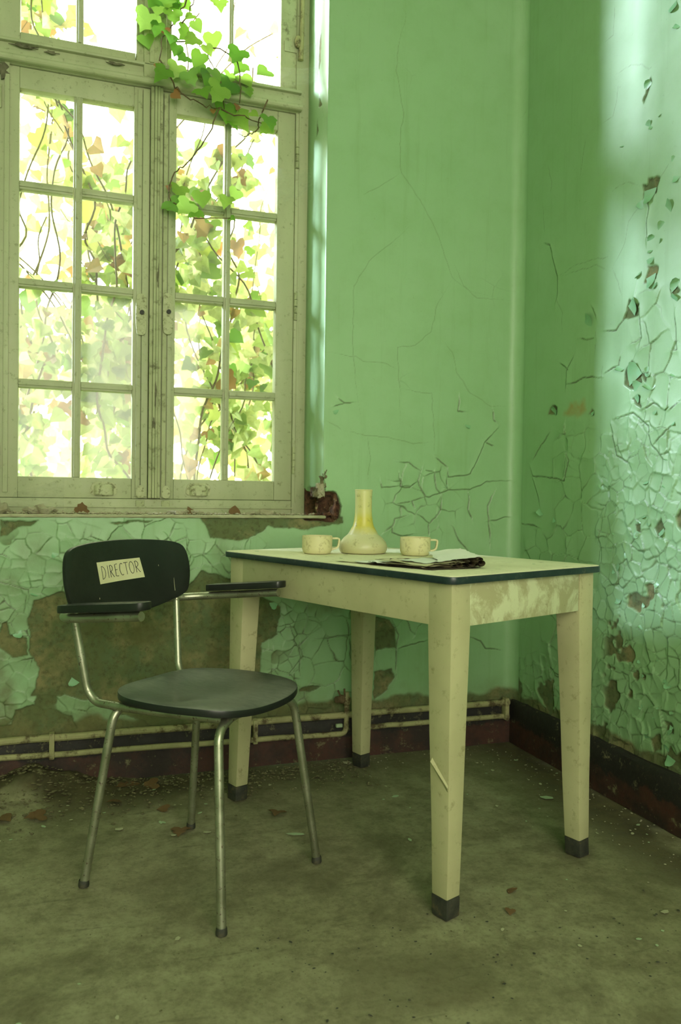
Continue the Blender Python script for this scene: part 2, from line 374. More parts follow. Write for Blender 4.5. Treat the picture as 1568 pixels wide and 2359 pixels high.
def poly_in(u, v, polys, warp=.012, soft=.002):
    """signed distance style mask of polygons (1 inside)"""
    out = np.full(u.shape, -9.)
    w1 = (fbm(u, v, 22, 31)-.5)*2*warp; w2 = (fbm(u, v, 22, 41)-.5)*2*warp; u = u+w1; v = v+w2
    for l in polys:
        us = [p[0] for p in l]; vs2 = [p[1] for p in l]
        m = (u > min(us)-.03) & (u < max(us)+.03) & (v > min(vs2)-.03) & (v < max(vs2)+.03)
        if not m.any(): continue
        uu, vv = u[m], v[m]; ins = np.zeros(uu.shape, bool); d = np.full(uu.shape, 9.)
        for i in range(len(l)):
            ax, ay = l[i]; bx, by = l[(i+1) % len(l)]; ex, ey = bx-ax, by-ay
            if ay != by: ins ^= ((ay > vv) != (by > vv)) & (uu < (bx-ax)*(vv-ay)/(by-ay)+ax)
            t = np.clip(((uu-ax)*ex+(vv-ay)*ey)/(ex*ex+ey*ey+1e-12), 0, 1); d = np.minimum(d, np.hypot(uu-ax-t*ex, vv-ay-t*ey))
        out[m] = np.maximum(out[m], np.where(ins, d, -d))
    return out
def grid_mesh(name, P, mask, attrs, mat, parent=None, smooth_=True):
    """P: (nv, nu, 3) array; mask (nv-1, nu-1) of faces kept"""
    nv, nu = P.shape[:2]; idx = np.arange(nv*nu).reshape(nv, nu)
    q = np.stack([idx[:-1, :-1], idx[:-1, 1:], idx[1:, 1:], idx[1:, :-1]], -1)[mask]
    used = np.zeros(nv*nu, bool); used[q.ravel()] = True; remap = np.cumsum(used)-1; q = remap[q]
    co = P.reshape(-1, 3)[used].astype(np.float32); nf = len(q)
    me = bpy.data.meshes.new(name); me.vertices.add(len(co)); me.vertices.foreach_set('co', co.ravel())
    me.loops.add(nf*4); me.loops.foreach_set('vertex_index', q.astype(np.int32).ravel())
    me.polygons.add(nf); me.polygons.foreach_set('loop_start', np.arange(0, nf*4, 4, dtype=np.int32))
    try: me.polygons.foreach_set('loop_total', np.full(nf, 4, dtype=np.int32))
    except Exception: pass
    me.polygons.foreach_set('use_smooth', np.full(nf, smooth_))
    me.update(calc_edges=True); me.validate()
    for k, a in attrs.items():
        at = me.attributes.new(k, 'FLOAT', 'POINT'); at.data.foreach_set('value', np.ascontiguousarray(a.reshape(-1)[used], dtype=np.float32))
    o = bpy.data.objects.new(name, me); COL.objects.link(o); me.materials.append(M[mat])
    if parent is not None: o.parent = parent
    return o
def join_arrays(*a): return np.unique(np.round(np.concatenate(a), 5))

# ------------------------------------------------------------------ traced relief of the walls, in wall coordinates (metres)
BF=[[(-0.508,2.703),(-0.485,2.669),(-0.512,2.563),(-0.521,2.469),(-0.506,2.409),(-0.488,2.319),(-0.503,2.208),(-0.493,2.101),(-0.432,2.031),(-0.378,1.959),(-0.333,1.869),(-0.286,1.747),(-0.214,1.706),(-0.066,1.687)],[(-0.501,2.1),(-0.585,2.041),(-0.65,2.002)],[(-0.456,1.918),(-0.531,1.847),(-0.614,1.775),(-0.67,1.677),(-0.673,1.523),(-0.666,1.385),(-0.638,1.186)],[(-0.28,1.748),(-0.348,1.636),(-0.365,1.542),(-0.429,1.487),(-0.501,1.473),(-0.49,1.325),(-0.483,1.167)],[(-0.328,1.52),(-0.28,1.472),(-0.26,1.397),(-0.201,1.324),(-0.113,1.281),(-0.034,1.287)],[(-0.771,1.437),(-0.66,1.429),(-0.633,1.415),(-0.545,1.412),(-0.491,1.391)],[(-0.485,1.325),(-0.361,1.315),(-0.35,1.197),(-0.343,1.079)],[(-0.708,1.166),(-0.612,1.153),(-0.532,1.148),(-0.432,1.127),(-0.349,1.138)],[(-0.281,1.811),(-0.237,1.723),(-0.178,1.681),(-0.041,1.685)],[(-0.768,1.196),(-0.725,1.182),(-0.708,1.166)],[(-0.612,1.153),(-0.598,1.072),(-0.609,0.981)]]
BS=[[(-0.248,1.313),(-0.249,1.257),(-0.217,1.253)],[(-0.107,1.268),(-0.102,1.229),(-0.092,1.221)],[(-0.722,1.279),(-0.701,1.26),(-0.669,1.267)],[(-0.739,1.246),(-0.701,1.26)],[(-0.398,1.035),(-0.412,0.993),(-0.378,0.934),(-0.364,0.934),(-0.29,0.961),(-0.194,0.963),(-0.127,0.994),(-0.033,1.0)],[(-0.485,1.016),(-0.48,0.966),(-0.443,0.967),(-0.412,0.993)],[(-0.291,1.042),(-0.286,1.008),(-0.195,1.021),(-0.134,1.146),(-0.081,1.2)],[(-0.347,1.028),(-0.337,0.969),(-0.318,0.948)],[(-0.378,0.934),(-0.433,0.917),(-0.419,0.887)],[(-0.486,1.058),(-0.449,1.055),(-0.403,1.027)],[(-0.339,1.079),(-0.291,1.046)],[(-0.556,0.986),(-0.554,0.965),(-0.484,0.971)],[(-0.313,0.944),(-0.317,0.884),(-0.363,0.833),(-0.391,0.858),(-0.419,0.871)],[(-0.442,0.866),(-0.5,0.853),(-0.509,0.824),(-0.545,0.799)],[(-0.433,0.917),(-0.492,0.908)],[(-0.204,0.954),(-0.202,0.885),(-0.187,0.85)],[(-0.092,0.955),(-0.12,0.903),(-0.114,0.842),(-0.107,0.746)],[(-0.273,0.829),(-0.239,0.773),(-0.19,0.725)],[(-0.509,0.824),(-0.513,0.799),(-0.472,0.791),(-0.427,0.795)],[(-0.367,0.833),(-0.362,0.79)],[(-0.134,1.146),(-0.1,1.129)],[(-0.294,0.961),(-0.295,1.004)],[(-0.347,1.028),(-0.384,1.031)],[(-0.119,0.842),(-0.035,0.86)],[(0.012,0.363),(0.003,0.296)],[(-0.504,0.482),(-0.477,0.426),(-0.489,0.371),(-0.488,0.271)],[(-0.489,0.375),(-0.364,0.401)],[(-0.185,0.405),(-0.139,0.386),(-0.12,0.361),(-0.054,0.349)],[(-0.679,0.496),(-0.67,0.434),(-0.807,0.425)],[(-0.855,0.419),(-0.853,0.297)],[(-0.67,0.434),(-0.661,0.332)]]
BP=[[(-1.73,0.587),(-1.634,0.612),(-1.62,0.549),(-1.534,0.546),(-1.459,0.558),(-1.32,0.575),(-1.242,0.624),(-1.206,0.674),(-1.11,0.65),(-0.927,0.54),(-0.933,0.45),(-0.995,0.422),(-1.001,0.317),(-1.015,0.168),(-1.179,0.18),(-1.359,0.165),(-1.456,0.209),(-1.552,0.258),(-1.631,0.285),(-1.729,0.291),(-1.71,0.366),(-1.736,0.429),(-1.743,0.533)],[(-1.825,0.515),(-1.806,0.518),(-1.793,0.48),(-1.749,0.468),(-1.739,0.416),(-1.787,0.418),(-1.824,0.441)],[(-1.786,0.24),(-1.728,0.257),(-1.657,0.238),(-1.611,0.213),(-1.594,0.17),(-1.631,0.152),(-1.823,0.168),(-1.823,0.202),(-1.785,0.206)],[(-1.826,0.84),(-1.713,0.84),(-1.732,0.827),(-1.776,0.82),(-1.801,0.793),(-1.826,0.793)],[(-1.211,0.853),(-0.7,0.859),(-0.707,0.836),(-0.764,0.825),(-0.844,0.815),(-0.969,0.827),(-1.014,0.79),(-1.074,0.778),(-1.119,0.783),(-1.171,0.786),(-1.186,0.82)],[(-1.495,0.841),(-1.365,0.841),(-1.379,0.837),(-1.482,0.835)],[(-0.572,0.492),(-0.512,0.482),(-0.49,0.442),(-0.489,0.379),(-0.57,0.367)],[(-0.572,0.292),(-0.507,0.304),(-0.493,0.272),(-0.515,0.225),(-0.57,0.194)],[(-0.852,0.255),(-0.805,0.263),(-0.779,0.257),(-0.812,0.245),(-0.852,0.247)]]
BK=[[(-0.86,0.866),(-0.845,0.934),(-0.827,0.953),(-0.806,0.95),(-0.791,1.004),(-0.774,0.989),(-0.766,0.947),(-0.725,0.943),(-0.7,0.897),(-0.708,0.851),(-0.732,0.835),(-0.844,0.843)]]
RF=[[(0.217,1.782),(0.253,1.732),(0.257,1.626),(0.286,1.58),(0.289,1.492)],[(0.254,1.715),(0.474,1.696),(0.533,1.666)],[(0.25,1.715),(0.368,1.726),(0.478,1.718),(0.547,1.703)],[(0.543,2.275),(0.595,2.266),(0.626,2.266),(0.676,2.243),(0.706,2.214),(0.758,2.216)],[(0.464,2.151),(0.54,2.144),(0.558,2.187),(0.57,2.244)],[(0.688,1.825),(0.628,1.788),(0.611,1.727),(0.555,1.663)],[(0.541,1.906),(0.58,1.913),(0.624,1.911),(0.674,1.882)],[(0.491,2.403),(0.539,2.404),(0.539,2.514)],[(0.8,1.898),(0.757,1.868)],[(0.147,2.011),(0.168,1.887)],[(0.177,2.145),(0.205,2.067),(0.199,2.017)],[(0.374,2.01),(0.407,2.145)],[(0.555,1.663),(0.61,1.56)],[(0.471,1.391),(0.48,1.501)],[(0.509,1.311),(0.519,1.369)]]
RS=[[(0.174,1.856),(0.204,1.842),(0.241,1.741),(0.254,1.714),(0.256,1.642),(0.245,1.622)],[(0.712,1.837),(0.719,1.795),(0.711,1.757),(0.711,1.705)],[(0.358,1.417),(0.319,1.376),(0.315,1.313)],[(0.285,1.405),(0.326,1.379)],[(0.321,1.328),(0.373,1.329),(0.424,1.338),(0.509,1.326)],[(0.516,1.472),(0.584,1.463),(0.627,1.5),(0.684,1.512)],[(0.532,1.337),(0.599,1.353),(0.609,1.383)],[(0.098,1.05),(0.123,1.016),(0.318,0.996),(0.342,1.066),(0.314,1.107)],[(0.113,1.075),(0.172,1.131),(0.229,1.173)],[(0.115,1.016),(0.164,0.915)],[(0.009,0.842),(0.167,0.827)],[(0.684,1.512),(0.697,1.417),(0.651,1.411)],[(0.692,1.418),(0.688,1.391)],[(0.388,1.47),(0.469,1.459)],[(0.454,1.563),(0.479,1.524)],[(0.834,1.469),(0.847,1.357),(0.819,1.358)],[(0.708,1.203),(0.758,1.215),(0.787,1.201)],[(0.582,1.186),(0.668,1.196),(0.73,1.153),(0.751,1.097),(0.801,1.048),(0.802,1.008)],[(0.56,1.167),(0.596,1.07),(0.662,1.04)],[(0.824,1.191),(0.86,1.21)],[(0.761,1.097),(0.835,1.144)]]
RP=[[(0.632,1.33),(0.657,1.361),(0.695,1.321),(0.706,1.285),(0.676,1.265),(0.623,1.286)],[(0.695,1.307),(0.735,1.308),(0.726,1.282)],[(0.656,1.236),(0.692,1.242),(0.703,1.21),(0.677,1.22)],[(0.773,0.848),(0.796,0.875),(0.811,0.843),(0.788,0.822)],[(0.683,0.851),(0.709,0.859),(0.714,0.839),(0.694,0.831)],[(0.684,1.879),(0.751,1.87),(0.717,1.851),(0.705,1.843)],[(0.721,1.63),(0.75,1.611),(0.737,1.575),(0.707,1.578),(0.73,1.604)],[(0.811,1.541),(0.837,1.553),(0.854,1.523),(0.817,1.52)],[(0.716,2.19),(0.72,2.172),(0.691,2.128),(0.685,2.136)],[(0.829,0.292),(0.855,0.295),(0.864,0.27),(0.844,0.258)],[(0.776,0.232),(0.812,0.249),(0.822,0.214),(0.787,0.197)],[(0.849,0.206),(0.896,0.225),(0.897,0.182),(0.863,0.184)]]
RST=[[(0.349,1.262),(0.426,1.261),(0.44,1.222),(0.39,1.203),(0.311,1.226)]]
RFL=[(0.705,2.159,0.046),(0.7,2.038,0.043),(0.595,2.039,0.025),(0.723,1.853,0.071),(0.793,1.762,0.057),(0.778,1.72,0.043),(0.733,1.691,0.049),(0.729,1.656,0.049),(0.676,1.622,0.044),(0.733,1.595,0.057),(0.838,1.534,0.055),(0.836,1.858,0.043),(0.797,2.356,0.056),(0.829,2.285,0.04),(0.757,2.06,0.021),(0.648,1.51,0.064),(0.61,1.355,0.058),(0.675,1.296,0.085),(0.746,1.28,0.061),(0.677,1.234,0.037),(0.431,1.504,0.068),(0.241,1.241,0.045),(0.825,1.498,0.055),(0.725,1.317,0.042),(0.18,0.89,0.049),(0.267,0.871,0.038),(0.73,0.989,0.03),(0.465,1.219,0.024),(0.694,0.838,0.036),(0.797,0.842,0.035),(0.844,1.299,0.041),(0.801,0.341,0.028),(0.847,0.278,0.036),(0.858,0.2,0.047),(0.758,0.227,0.031),(0.723,0.452,0.025),(0.788,0.472,0.019),(0.297,0.444,0.026),(0.825,0.416,0.022),(0.734,0.402,0.02)]
IVL=[(-1.386,0.16,2.556,0.033),(-1.318,0.16,2.622,0.029),(-1.343,0.16,2.598,0.029),(-1.284,0.16,2.625,0.026),(-1.246,0.16,2.633,0.023),(-1.237,0.16,2.597,0.02),(-1.349,0.16,2.537,0.023),(-1.381,0.16,2.483,0.029),(-1.305,0.16,2.506,0.028),(-1.253,0.16,2.526,0.033),(-1.23,0.16,2.516,0.026),(-1.282,0.16,2.476,0.023),(-1.26,0.16,2.446,0.028),(-1.333,0.16,2.384,0.029),(-1.282,0.16,2.404,0.029),(-1.207,0.16,2.46,0.029),(-1.154,0.16,2.531,0.033),(-1.169,0.16,2.497,0.02),(-1.069,0.16,2.494,0.036),(-1.06,0.16,2.457,0.026),(-0.973,0.16,2.447,0.033),(-1.229,0.16,2.388,0.029),(-1.176,0.16,2.383,0.036),(-1.137,0.16,2.351,0.033),(-1.106,0.16,2.372,0.036),(-1.036,0.16,2.408,0.029),(-1.028,0.16,2.371,0.023),(-1.183,0.16,2.336,0.029),(-1.105,0.16,2.288,0.039),(-1.05,0.16,2.267,0.036),(-1.074,0.16,2.255,0.023),(-1.003,0.16,2.297,0.015),(-0.947,0.16,2.276,0.029),(-0.963,0.16,2.25,0.023),(-1.27,0.16,1.983,0.033),(-1.285,0.16,1.935,0.029),(-1.247,0.16,1.933,0.029),(-1.187,0.16,1.971,0.033),(-1.217,0.16,1.921,0.029),(-1.071,0.16,2.002,0.026),(-1.102,0.16,1.974,0.026),(-1.078,0.16,1.916,0.013),(-1.208,0.16,2.573,0.023),(-1.365,0.16,2.615,0.026),(-1.291,0.16,2.586,0.024),(-1.191,0.16,2.418,0.026),(-1.145,0.16,2.411,0.026),(-1.091,0.16,2.413,0.023)]
IVB=[(-1.305,0.16,2.535,0.02),(-1.286,0.16,2.341,0.023),(-1.293,0.16,2.01,0.013),(-1.144,0.16,2.312,0.013),(-1.348,0.16,2.414,0.013),(-1.067,0.16,2.325,0.016)]
IVS=[[(-1.215,0.18,2.764),(-1.244,0.18,2.667),(-1.288,0.18,2.568),(-1.329,0.18,2.512),(-1.339,0.18,2.438)],[(-1.288,0.18,2.515),(-1.182,0.18,2.521),(-1.158,0.18,2.472),(-1.126,0.18,2.416),(-1.102,0.18,2.313)],[(-1.339,0.18,2.438),(-1.286,0.18,2.357),(-1.241,0.18,2.328),(-1.164,0.18,2.303),(-1.118,0.18,2.311)],[(-1.125,0.18,2.309),(-1.163,0.18,2.211),(-1.223,0.18,2.11),(-1.283,0.18,2.056),(-1.298,0.18,2.009),(-1.298,0.18,1.963),(-1.237,0.18,1.926),(-1.183,0.18,1.905),(-1.082,0.18,1.93)],[(-1.118,0.18,2.311),(-1.039,0.18,2.293),(-0.974,0.18,2.272)],[(-0.954,0.18,2.361),(-0.975,0.18,2.319),(-0.982,0.18,2.255),(-1.022,0.18,2.226),(-1.062,0.18,2.227)],[(-1.182,0.18,2.521),(-1.073,0.18,2.519),(-1.048,0.18,2.415),(-1.055,0.18,2.337)],[(-1.258,0.18,2.574),(-1.229,0.18,2.64),(-1.199,0.18,2.752)]]

# ------------------------------------------------------------------ structure: walls
OX0, OX1, OZ0, OZ1, WY = -1.908, -0.776, 0.861, 3.26, 0.25     # window opening, frame plane
ROOM_L, ROOM_R, ROOM_B, CEIL = -3.3, 0.0, -4.4, 3.55
def relief(u, v, dense, med, faint, strong, plast, brick, stain, seed, gain=1.):
    """paint relief: returns height and masks. dense/med are 0..1 region weights"""
    h = (fbm(u, v, 5, seed)-.5)*.004
    wu = u+(fbm(u, v, 30, seed+2, 3)-.5)*.010; wv = v+(fbm(u, v, 30, seed+4, 3)-.5)*.010
    crack = np.zeros(u.shape)
    # traced hairlines and open cracks
    d, s = line_dist(wu, wv, faint); crack = np.maximum(crack, .42*np.exp(-(d/.0013)**2))
    d, s = line_dist(wu, wv, strong); c = np.exp(-(d/.0018)**2); crack = np.maximum(crack, .95*c)
    h += np.where(s > 0, .0032, .0006)*np.exp(-d/.010)*(d < .2) - .0035*c
    # craquelure
    for sz, w, cw, k in ((.082, med, .0014, 1), (.046, dense, .0014, 2)):
        e, rid, r2, du, dv = voronoi(u, v, sz, seed+k); pres = smooth(w-.55*vnoise(u, v, 1/(sz*2.2), seed+k+20), .10, .35)
        gate = smooth(fbm(u, v, 1/(sz*.9), seed+k+70, 2), .34, .60)
        cr = np.exp(-(e/cw)**2)*pres*(.30+.70*rid)*(.25+.75*gate); crack = np.maximum(crack, np.minimum(cr*.8*gain, .95))
        h += pres*(((rid-.5)*du+(r2-.5)*dv)*.11+.0026*rid*np.exp(-e/.007)-.0022*gate*np.exp(-(e/cw)**2))
    ps = poly_in(u, v, plast); pl = smooth(ps, -.0012, .0012)
    ex = smooth(dense, .55, .9)*smooth(fbm(u, v, 9, seed+60), .69, .72)            # small spots where cells fell off
    pl = np.maximum(pl, ex)
    rim = np.exp(-np.abs(ps)/.0025)
    h = h*(1-pl)+pl*(-.0035+(fbm(u, v, 40, seed+9)-.5)*.004)
    crack = np.maximum(crack*(1-pl), .55*rim*(ps < .002))
    if brick:
        bs = poly_in(u, v, brick, .010); bm_ = smooth(bs, 0, .003)
        h = h*(1-bm_)+bm_*(-.010-np.clip(bs, 0, .045)*2.0+(fbm(u, v, 30, seed+12)-.5)*.045*smooth(bs, 0, .012))
        pl = pl*(1-bm_); crack = crack*(1-bm_)
    else: bm_ = np.zeros(u.shape)
    ru = smooth(poly_in(u, v, stain, .02), -.012, .012) if stain else np.zeros(u.shape)
    return h, dict(crack=crack, plaster=pl, brick=bm_, rust=ru)
def blob(u, v, cu, cv, ru, rv): return np.clip(1.25-np.hypot((u-cu)/ru, (v-cv)/rv), 0, 1)

# back wall ------------------------------------------------------
RC = .045
st = .0027
us = join_arrays(np.linspace(-1.98, OX0, 22), np.linspace(OX0, OX1, int(1.132/st)), np.linspace(OX1, 0, int(.776/st)))
zs = join_arrays(np.linspace(0, OZ0, int(.861/st)), np.linspace(OZ0, 2.98, int(2.12/st)))
Ug, Vg = np.meshgrid(us, zs)
dense = np.maximum.reduce([blob(Ug, Vg, -1.75, .62, .38, .32), blob(Ug, Vg, -1.70, .35, .35, .25), .8*blob(Ug, Vg, -.98, .45, .22, .32), .8*blob(Ug, Vg, -1.2, .72, .25, .12)])
med = np.maximum.reduce([blob(Ug, Vg, -1.5, .6, .7, .35), .95*blob(Ug, Vg, -.75, .35, .35, .35), .55*blob(Ug, Vg, -.3, .55, .35, .3), .55*blob(Ug, Vg, -.4, .95, .3, .22), .22+0*Ug])
h, at = relief(Ug, Vg, dense, med, BF, BS, BP, BK, [], 1, 1.5)
at['grime_tone'] = np.clip(.9*smooth(-Vg, -.30, -.14)*fbm(Ug, Vg, 9, 77)+.8*smooth(fbm(Ug, Vg, 6, 78), .55, .75)*smooth(-Vg, -.75, -.4)+.42*smooth(-Vg, -.88, -.70)*smooth(-Ug, .7, 1.1)*smooth(fbm(Ug, Vg, 11, 84), .25, .65), 0, 1)  # last term: grime veil, plus painted darkening that offsets the rear window's light
at['plaster'] = np.maximum(at['plaster'], smooth(-Vg+.05*fbm(Ug, Vg, 14, 79), -.185, -.165))
a = np.clip((Ug+RC)/RC, 0, 1)*math.pi/2
X = np.where(Ug > -RC, -RC+RC*np.sin(a), Ug); Yb = np.where(Ug > -RC, -(RC-RC*np.cos(a)), 0.)
edge = np.minimum.reduce([np.abs(Ug-OX0), np.abs(Ug-OX1)])*1.0
hb = h*smooth(np.where((Vg > OZ0) & (at['brick'] < .3), edge, 1.), 0, .006)*smooth(-Ug, -.001, .07)
P = np.stack([X-np.where(Ug > -RC, hb*np.sin(a), 0), Yb-hb*np.where(Ug > -RC, np.cos(a), 1.), Vg], -1)
um = (Ug[:-1, :-1]+Ug[1:, 1:])/2; vm = (Vg[:-1, :-1]+Vg[1:, 1:])/2
wall_back = grid_mesh('wall_back', P, ~((um > OX0) & (um < OX1) & (vm > OZ0)), at, 'wall')
tag(wall_back, 'cracked pale green window wall with bare plaster patches below the window', kind='structure')
YB_ = .10
far = MB().add([(ROOM_L, YB_, 0), (OX0, YB_, 0), (OX0, YB_, CEIL), (ROOM_L, YB_, CEIL), (OX1+.12, YB_, 0), (.03, YB_, 0), (.03, YB_, CEIL), (OX1+.12, YB_, CEIL), (OX1+.12, YB_, .80), (OX0, YB_, .80), (OX0, YB_, OZ1), (OX1+.12, YB_, OZ1)],
    [(0, 1, 2, 3), (4, 5, 6, 7), (1, 4, 8, 9), (10, 11, 7, 2)])
far.add([(ROOM_L, 0, 0), (-1.975, 0, 0), (-1.975, 0, CEIL), (ROOM_L, 0, CEIL), (-1.98, 0, 2.975), (OX0, 0, 2.975), (OX0, 0, CEIL), (-1.98, 0, CEIL), (OX0, 0, OZ1), (OX1, 0, OZ1), (OX1, 0, CEIL), (OX1, 0, 2.975), (0, 0, 2.975), (0, 0, CEIL)],
    [(0, 1, 2, 3), (4, 5, 6, 7), (8, 9, 10, 6), (11, 12, 13, 10)])
far.add([(ROOM_L, .43, -.4), (OX0, .43, -.4), (OX0, .43, CEIL), (ROOM_L, .43, CEIL), (OX1, .43, -.4), (.4, .43, -.4), (.4, .43, CEIL), (OX1, .43, CEIL), (OX0, .43, .80), (OX1, .43, .80), (OX0, .43, OZ1), (OX1, .43, OZ1)],
    [(0, 1, 2, 3), (4, 5, 6, 7), (1, 4, 9, 8), (10, 11, 7, 2)])
far.build('wall_face', 'plain_wall', wall_back, smooth=False)

# reveal on the right of the window (bright painted return) -----
yr = np.linspace(0, .26, 70); zr = np.linspace(OZ0-.01, 2.98, 560); Yg, Zg = np.meshgrid(yr, zr)
rv_pl = [[(.09, 2.50), (.12, 2.47), (.11, 2.58), (.095, 2.60)], [(.08, 2.33), (.115, 2.34), (.10, 2.37)], [(.12, 2.26), (.14, 2.25), (.13, 2.30)]]
hr, ar = relief(Yg, Zg, 0*Yg, .28+0*Yg, [[(.1, 1.75), (.16, 1.9), (.12, 2.05)], [(.05, 1.2), (.12, 1.35), (.1, 1.5)]], [[(.105, 2.58), (.115, 2.42), (.10, 2.37)]], rv_pl, [], [], 5)
bot = smooth(-Zg+.04*(fbm(Yg, Zg, 18, 90)-.5), -.965, -.945)+0*Yg
ar['brick'] = bot; ar['crack'] = ar['crack']*(1-bot); ar['grime_tone'] = .5*smooth(Yg, .2, .25)
edge_r = .006*np.exp(-Yg/.004)
Xr = OX1+edge_r-hr*smooth(Yg, 0, .01)+bot*(.03+.03*fbm(Yg, Zg, 25, 93))
reveal = grid_mesh('window_reveal', np.stack([Xr, Yg, Zg], -1), np.ones((559, 69), bool), ar, 'wall', wall_back)
rest = MB()
rest.add([(OX1, .26, OZ0), (OX1, .43, .80), (OX1, .43, OZ1), (OX1, .26, OZ1), (OX1, 0, 2.98), (OX1, .26, 2.98), (OX1, 0, OZ1)], [(0, 1, 2, 3), (4, 5, 3, 6)])
rest.add([(OX0, 0, .80), (OX0, .43, .80), (OX0, .43, OZ1), (OX0, 0, OZ1)], [(0, 1, 2, 3)])
rest.add([(OX0, 0, OZ1), (OX1, 0, OZ1), (OX1, .43, OZ1), (OX0, .43, OZ1)], [(0, 1, 2, 3)])
rest.add([(OX0, .2, .80), (OX1+.1, .2, .80), (OX1+.1, .43, .80), (OX0, .43, .80)], [(0, 1, 2, 3)])
rest.build('outer_reveal', 'plain_wall', wall_back, smooth=False)
# broken bricks inside the hole beside the sill
MB().box((OX1+.004, .235, .78), (OX1+.12, .42, .99)).build('masonry', 'old_brick', wall_back, smooth=False)
def rock(sx, sy, sz, jit, seed, n=4):
    rr = random.Random(seed); mb = MB(); idx = {}; vs_ = []; fs_ = []
    def vert(i, j, k):
        if (i, j, k) not in idx:
            idx[(i, j, k)] = len(vs_); vs_.append(((i/n-.5)*sx+rr.uniform(-jit, jit), (j/n-.5)*sy+rr.uniform(-jit, jit), (k/n-.5)*sz+rr.uniform(-jit, jit)))
        return idx[(i, j, k)]
    for a_ in range(n):
        for b_ in range(n):
            for c_ in (0, n):
                fs_ += [tuple(vert(*q) for q in ((a_, b_, c_), (a_+1, b_, c_), (a_+1, b_+1, c_), (a_, b_+1, c_))), tuple(vert(*q) for q in ((a_, c_, b_), (a_+1, c_, b_), (a_+1, c_, b_+1), (a_, c_, b_+1))), tuple(vert(*q) for q in ((c_, a_, b_), (c_, a_+1, b_), (c_, a_+1, b_+1), (c_, a_, b_+1)))]
    return mb.add(vs_, fs_)
for i, (bx, by, bz, sx, sy, sz, rz) in enumerate(((-.716, .062, .905, .030, .06, .060, .1), (-.745, .115, .950, .07, .05, .028, -.1), (-.742, .042, .866, .060, .05, .014, .15), (-.80, .05, .862, .05, .04, .010, -.3), (-.728, .090, .880, .030, .04, .022, .5))):
    b = rock(sx, sy, sz, .006, 60+i).build('brick', 'old_brick', wall_back, smooth=False)
    b.location = (bx, by, bz); b.rotation_euler = (U(-.15, .15), U(-.15, .15), rz)
for (lx, lz, sx, sz, sd, mt) in ((-.783, .952, .024, .046, 71, 'dust_web'), (-.772, .980, .018, .040, 72, 'plaster_crumb'), (-.800, .945, .016, .026, 73, 'plaster_crumb'), (-.768, 1.005, .010, .034, 74, 'plaster_crumb')):
    lp = rock(sx, .020, sz, .0055, sd, 3).build('plaster_lump', mt, wall_back, smooth=False); lp.location = (lx, .010, lz); lp.rotation_euler = (.1, U(-.15, .15), 0)

# right wall -----------------------------------------------------
sr = .0031
ds = np.concatenate([[0., .02], np.linspace(RC-.004, 1.0, int(.955/sr)), np.linspace(1.004, 1.5, 40)]); zq = np.linspace(0, 2.98, int(2.98/.0033)); Dg, Zg = np.meshgrid(ds, zq)
fade = smooth(-Zg, -1.32, -.95)
dense = np.clip(np.maximum.reduce([1.0*fade*smooth(Dg, .42, .62), .85*smooth(-Zg, -.5, -.25), .5*blob(Dg, Zg, .3, .95, .25, .3)]), 0, 1)
med = np.clip(np.maximum.reduce([.95*smooth(-Zg, -1.4, -1.0)*smooth(Dg, .1, .35), .5*smooth(Dg, .5, .75)*smooth(-Zg, -1.75, -1.5), .5*smooth(-Zg, -1.0, -.7), .10+0*Dg]), 0, 1)
fl_pl = [[(d0-s*.5, z0-s*.3), (d0+s*.45, z0-s*.35), (d0+s*.5, z0+s*.25), (d0-s*.1, z0+s*.55)] for d0, z0, s in RFL]
h, at = relief(Dg, Zg, dense, med, RF, RS, RP+[f for i, f in enumerate(fl_pl) if i % 6 == 3], [], RST, 3)
at['grime_tone'] = np.clip(.8*smooth(-Zg, -.24, -.16)*fbm(Dg, Zg, 12, 70), 0, 1)
at['plaster'] = np.maximum(at['plaster'], smooth(-Zg+.05*fbm(Dg, Zg, 14, 79), -.175, -.16))
wall_right = grid_mesh('wall_right', np.stack([-h*smooth(Dg-RC, -.004, .05)+.004*(Dg < RC-.003), -Dg, Zg], -1), np.ones((len(zq)-1, len(ds)-1), bool), at, 'wall')
tag(wall_right, 'flaking pale green side wall on the right', kind='structure')
MB().add([(0, -1.495, 0), (0, ROOM_B, 0), (0, ROOM_B, CEIL), (0, -1.495, CEIL), (0, -1.495, 2.975), (0, 0, 2.975), (0, 0, CEIL), (.03, .12, 0), (.03, ROOM_B, 0), (.03, ROOM_B, CEIL), (.03, .12, CEIL)], [(0, 1, 2, 3), (4, 3, 6, 5), (7, 8, 9, 10)]).build('wall_face', 'plain_wall', wall_right, smooth=False)

# curled paint flakes standing off the walls (each one its own piece)
def flake_mesh(seed):
    rr = random.Random(seed); n = 7; pts = {}; mb = MB(); keep = []
    k1 = rr.uniform(.8, 2.0); tip = rr.uniform(-.3, .3); wob = [rr.uniform(-.12, .12) for _ in range(n)]
    vs_ = []
    for i in range(n):
        t = i/(n-1)
        w = math.sqrt(max(.02, 1-.92*t**2.2))*.5*(.75+.25*(1-t))+wob[i]*.3*(t > 0)
        an = k1*t; r = 1/k1
        yy = math.sin(an)*r; zz = (1-math.cos(an))*r
        for j in range(5):
            s = (j/4-.5)*2
            vs_.append((s*w+tip*t*t, yy-.03*abs(s)*t, zz*.75+.05*(1-s*s)*t+.012))
    fs_ = [(i*5+j, i*5+j+1, (i+1)*5+j+1, (i+1)*5+j) for i in range(n-1) for j in range(4)]
    mb.add(vs_, fs_); me_o = mb.build('paint_flake', 'flake', angle=85)
    return me_o
t = NT('flake_paint'); P_ = t.n('NewGeometry', out='Position')
c_ = t.mix(t.ramp(t.noise(25, 4, .6, P_), [(.4, 0.), (.8, .6)]), (.235, .49, .27), (.24, .34, .15))
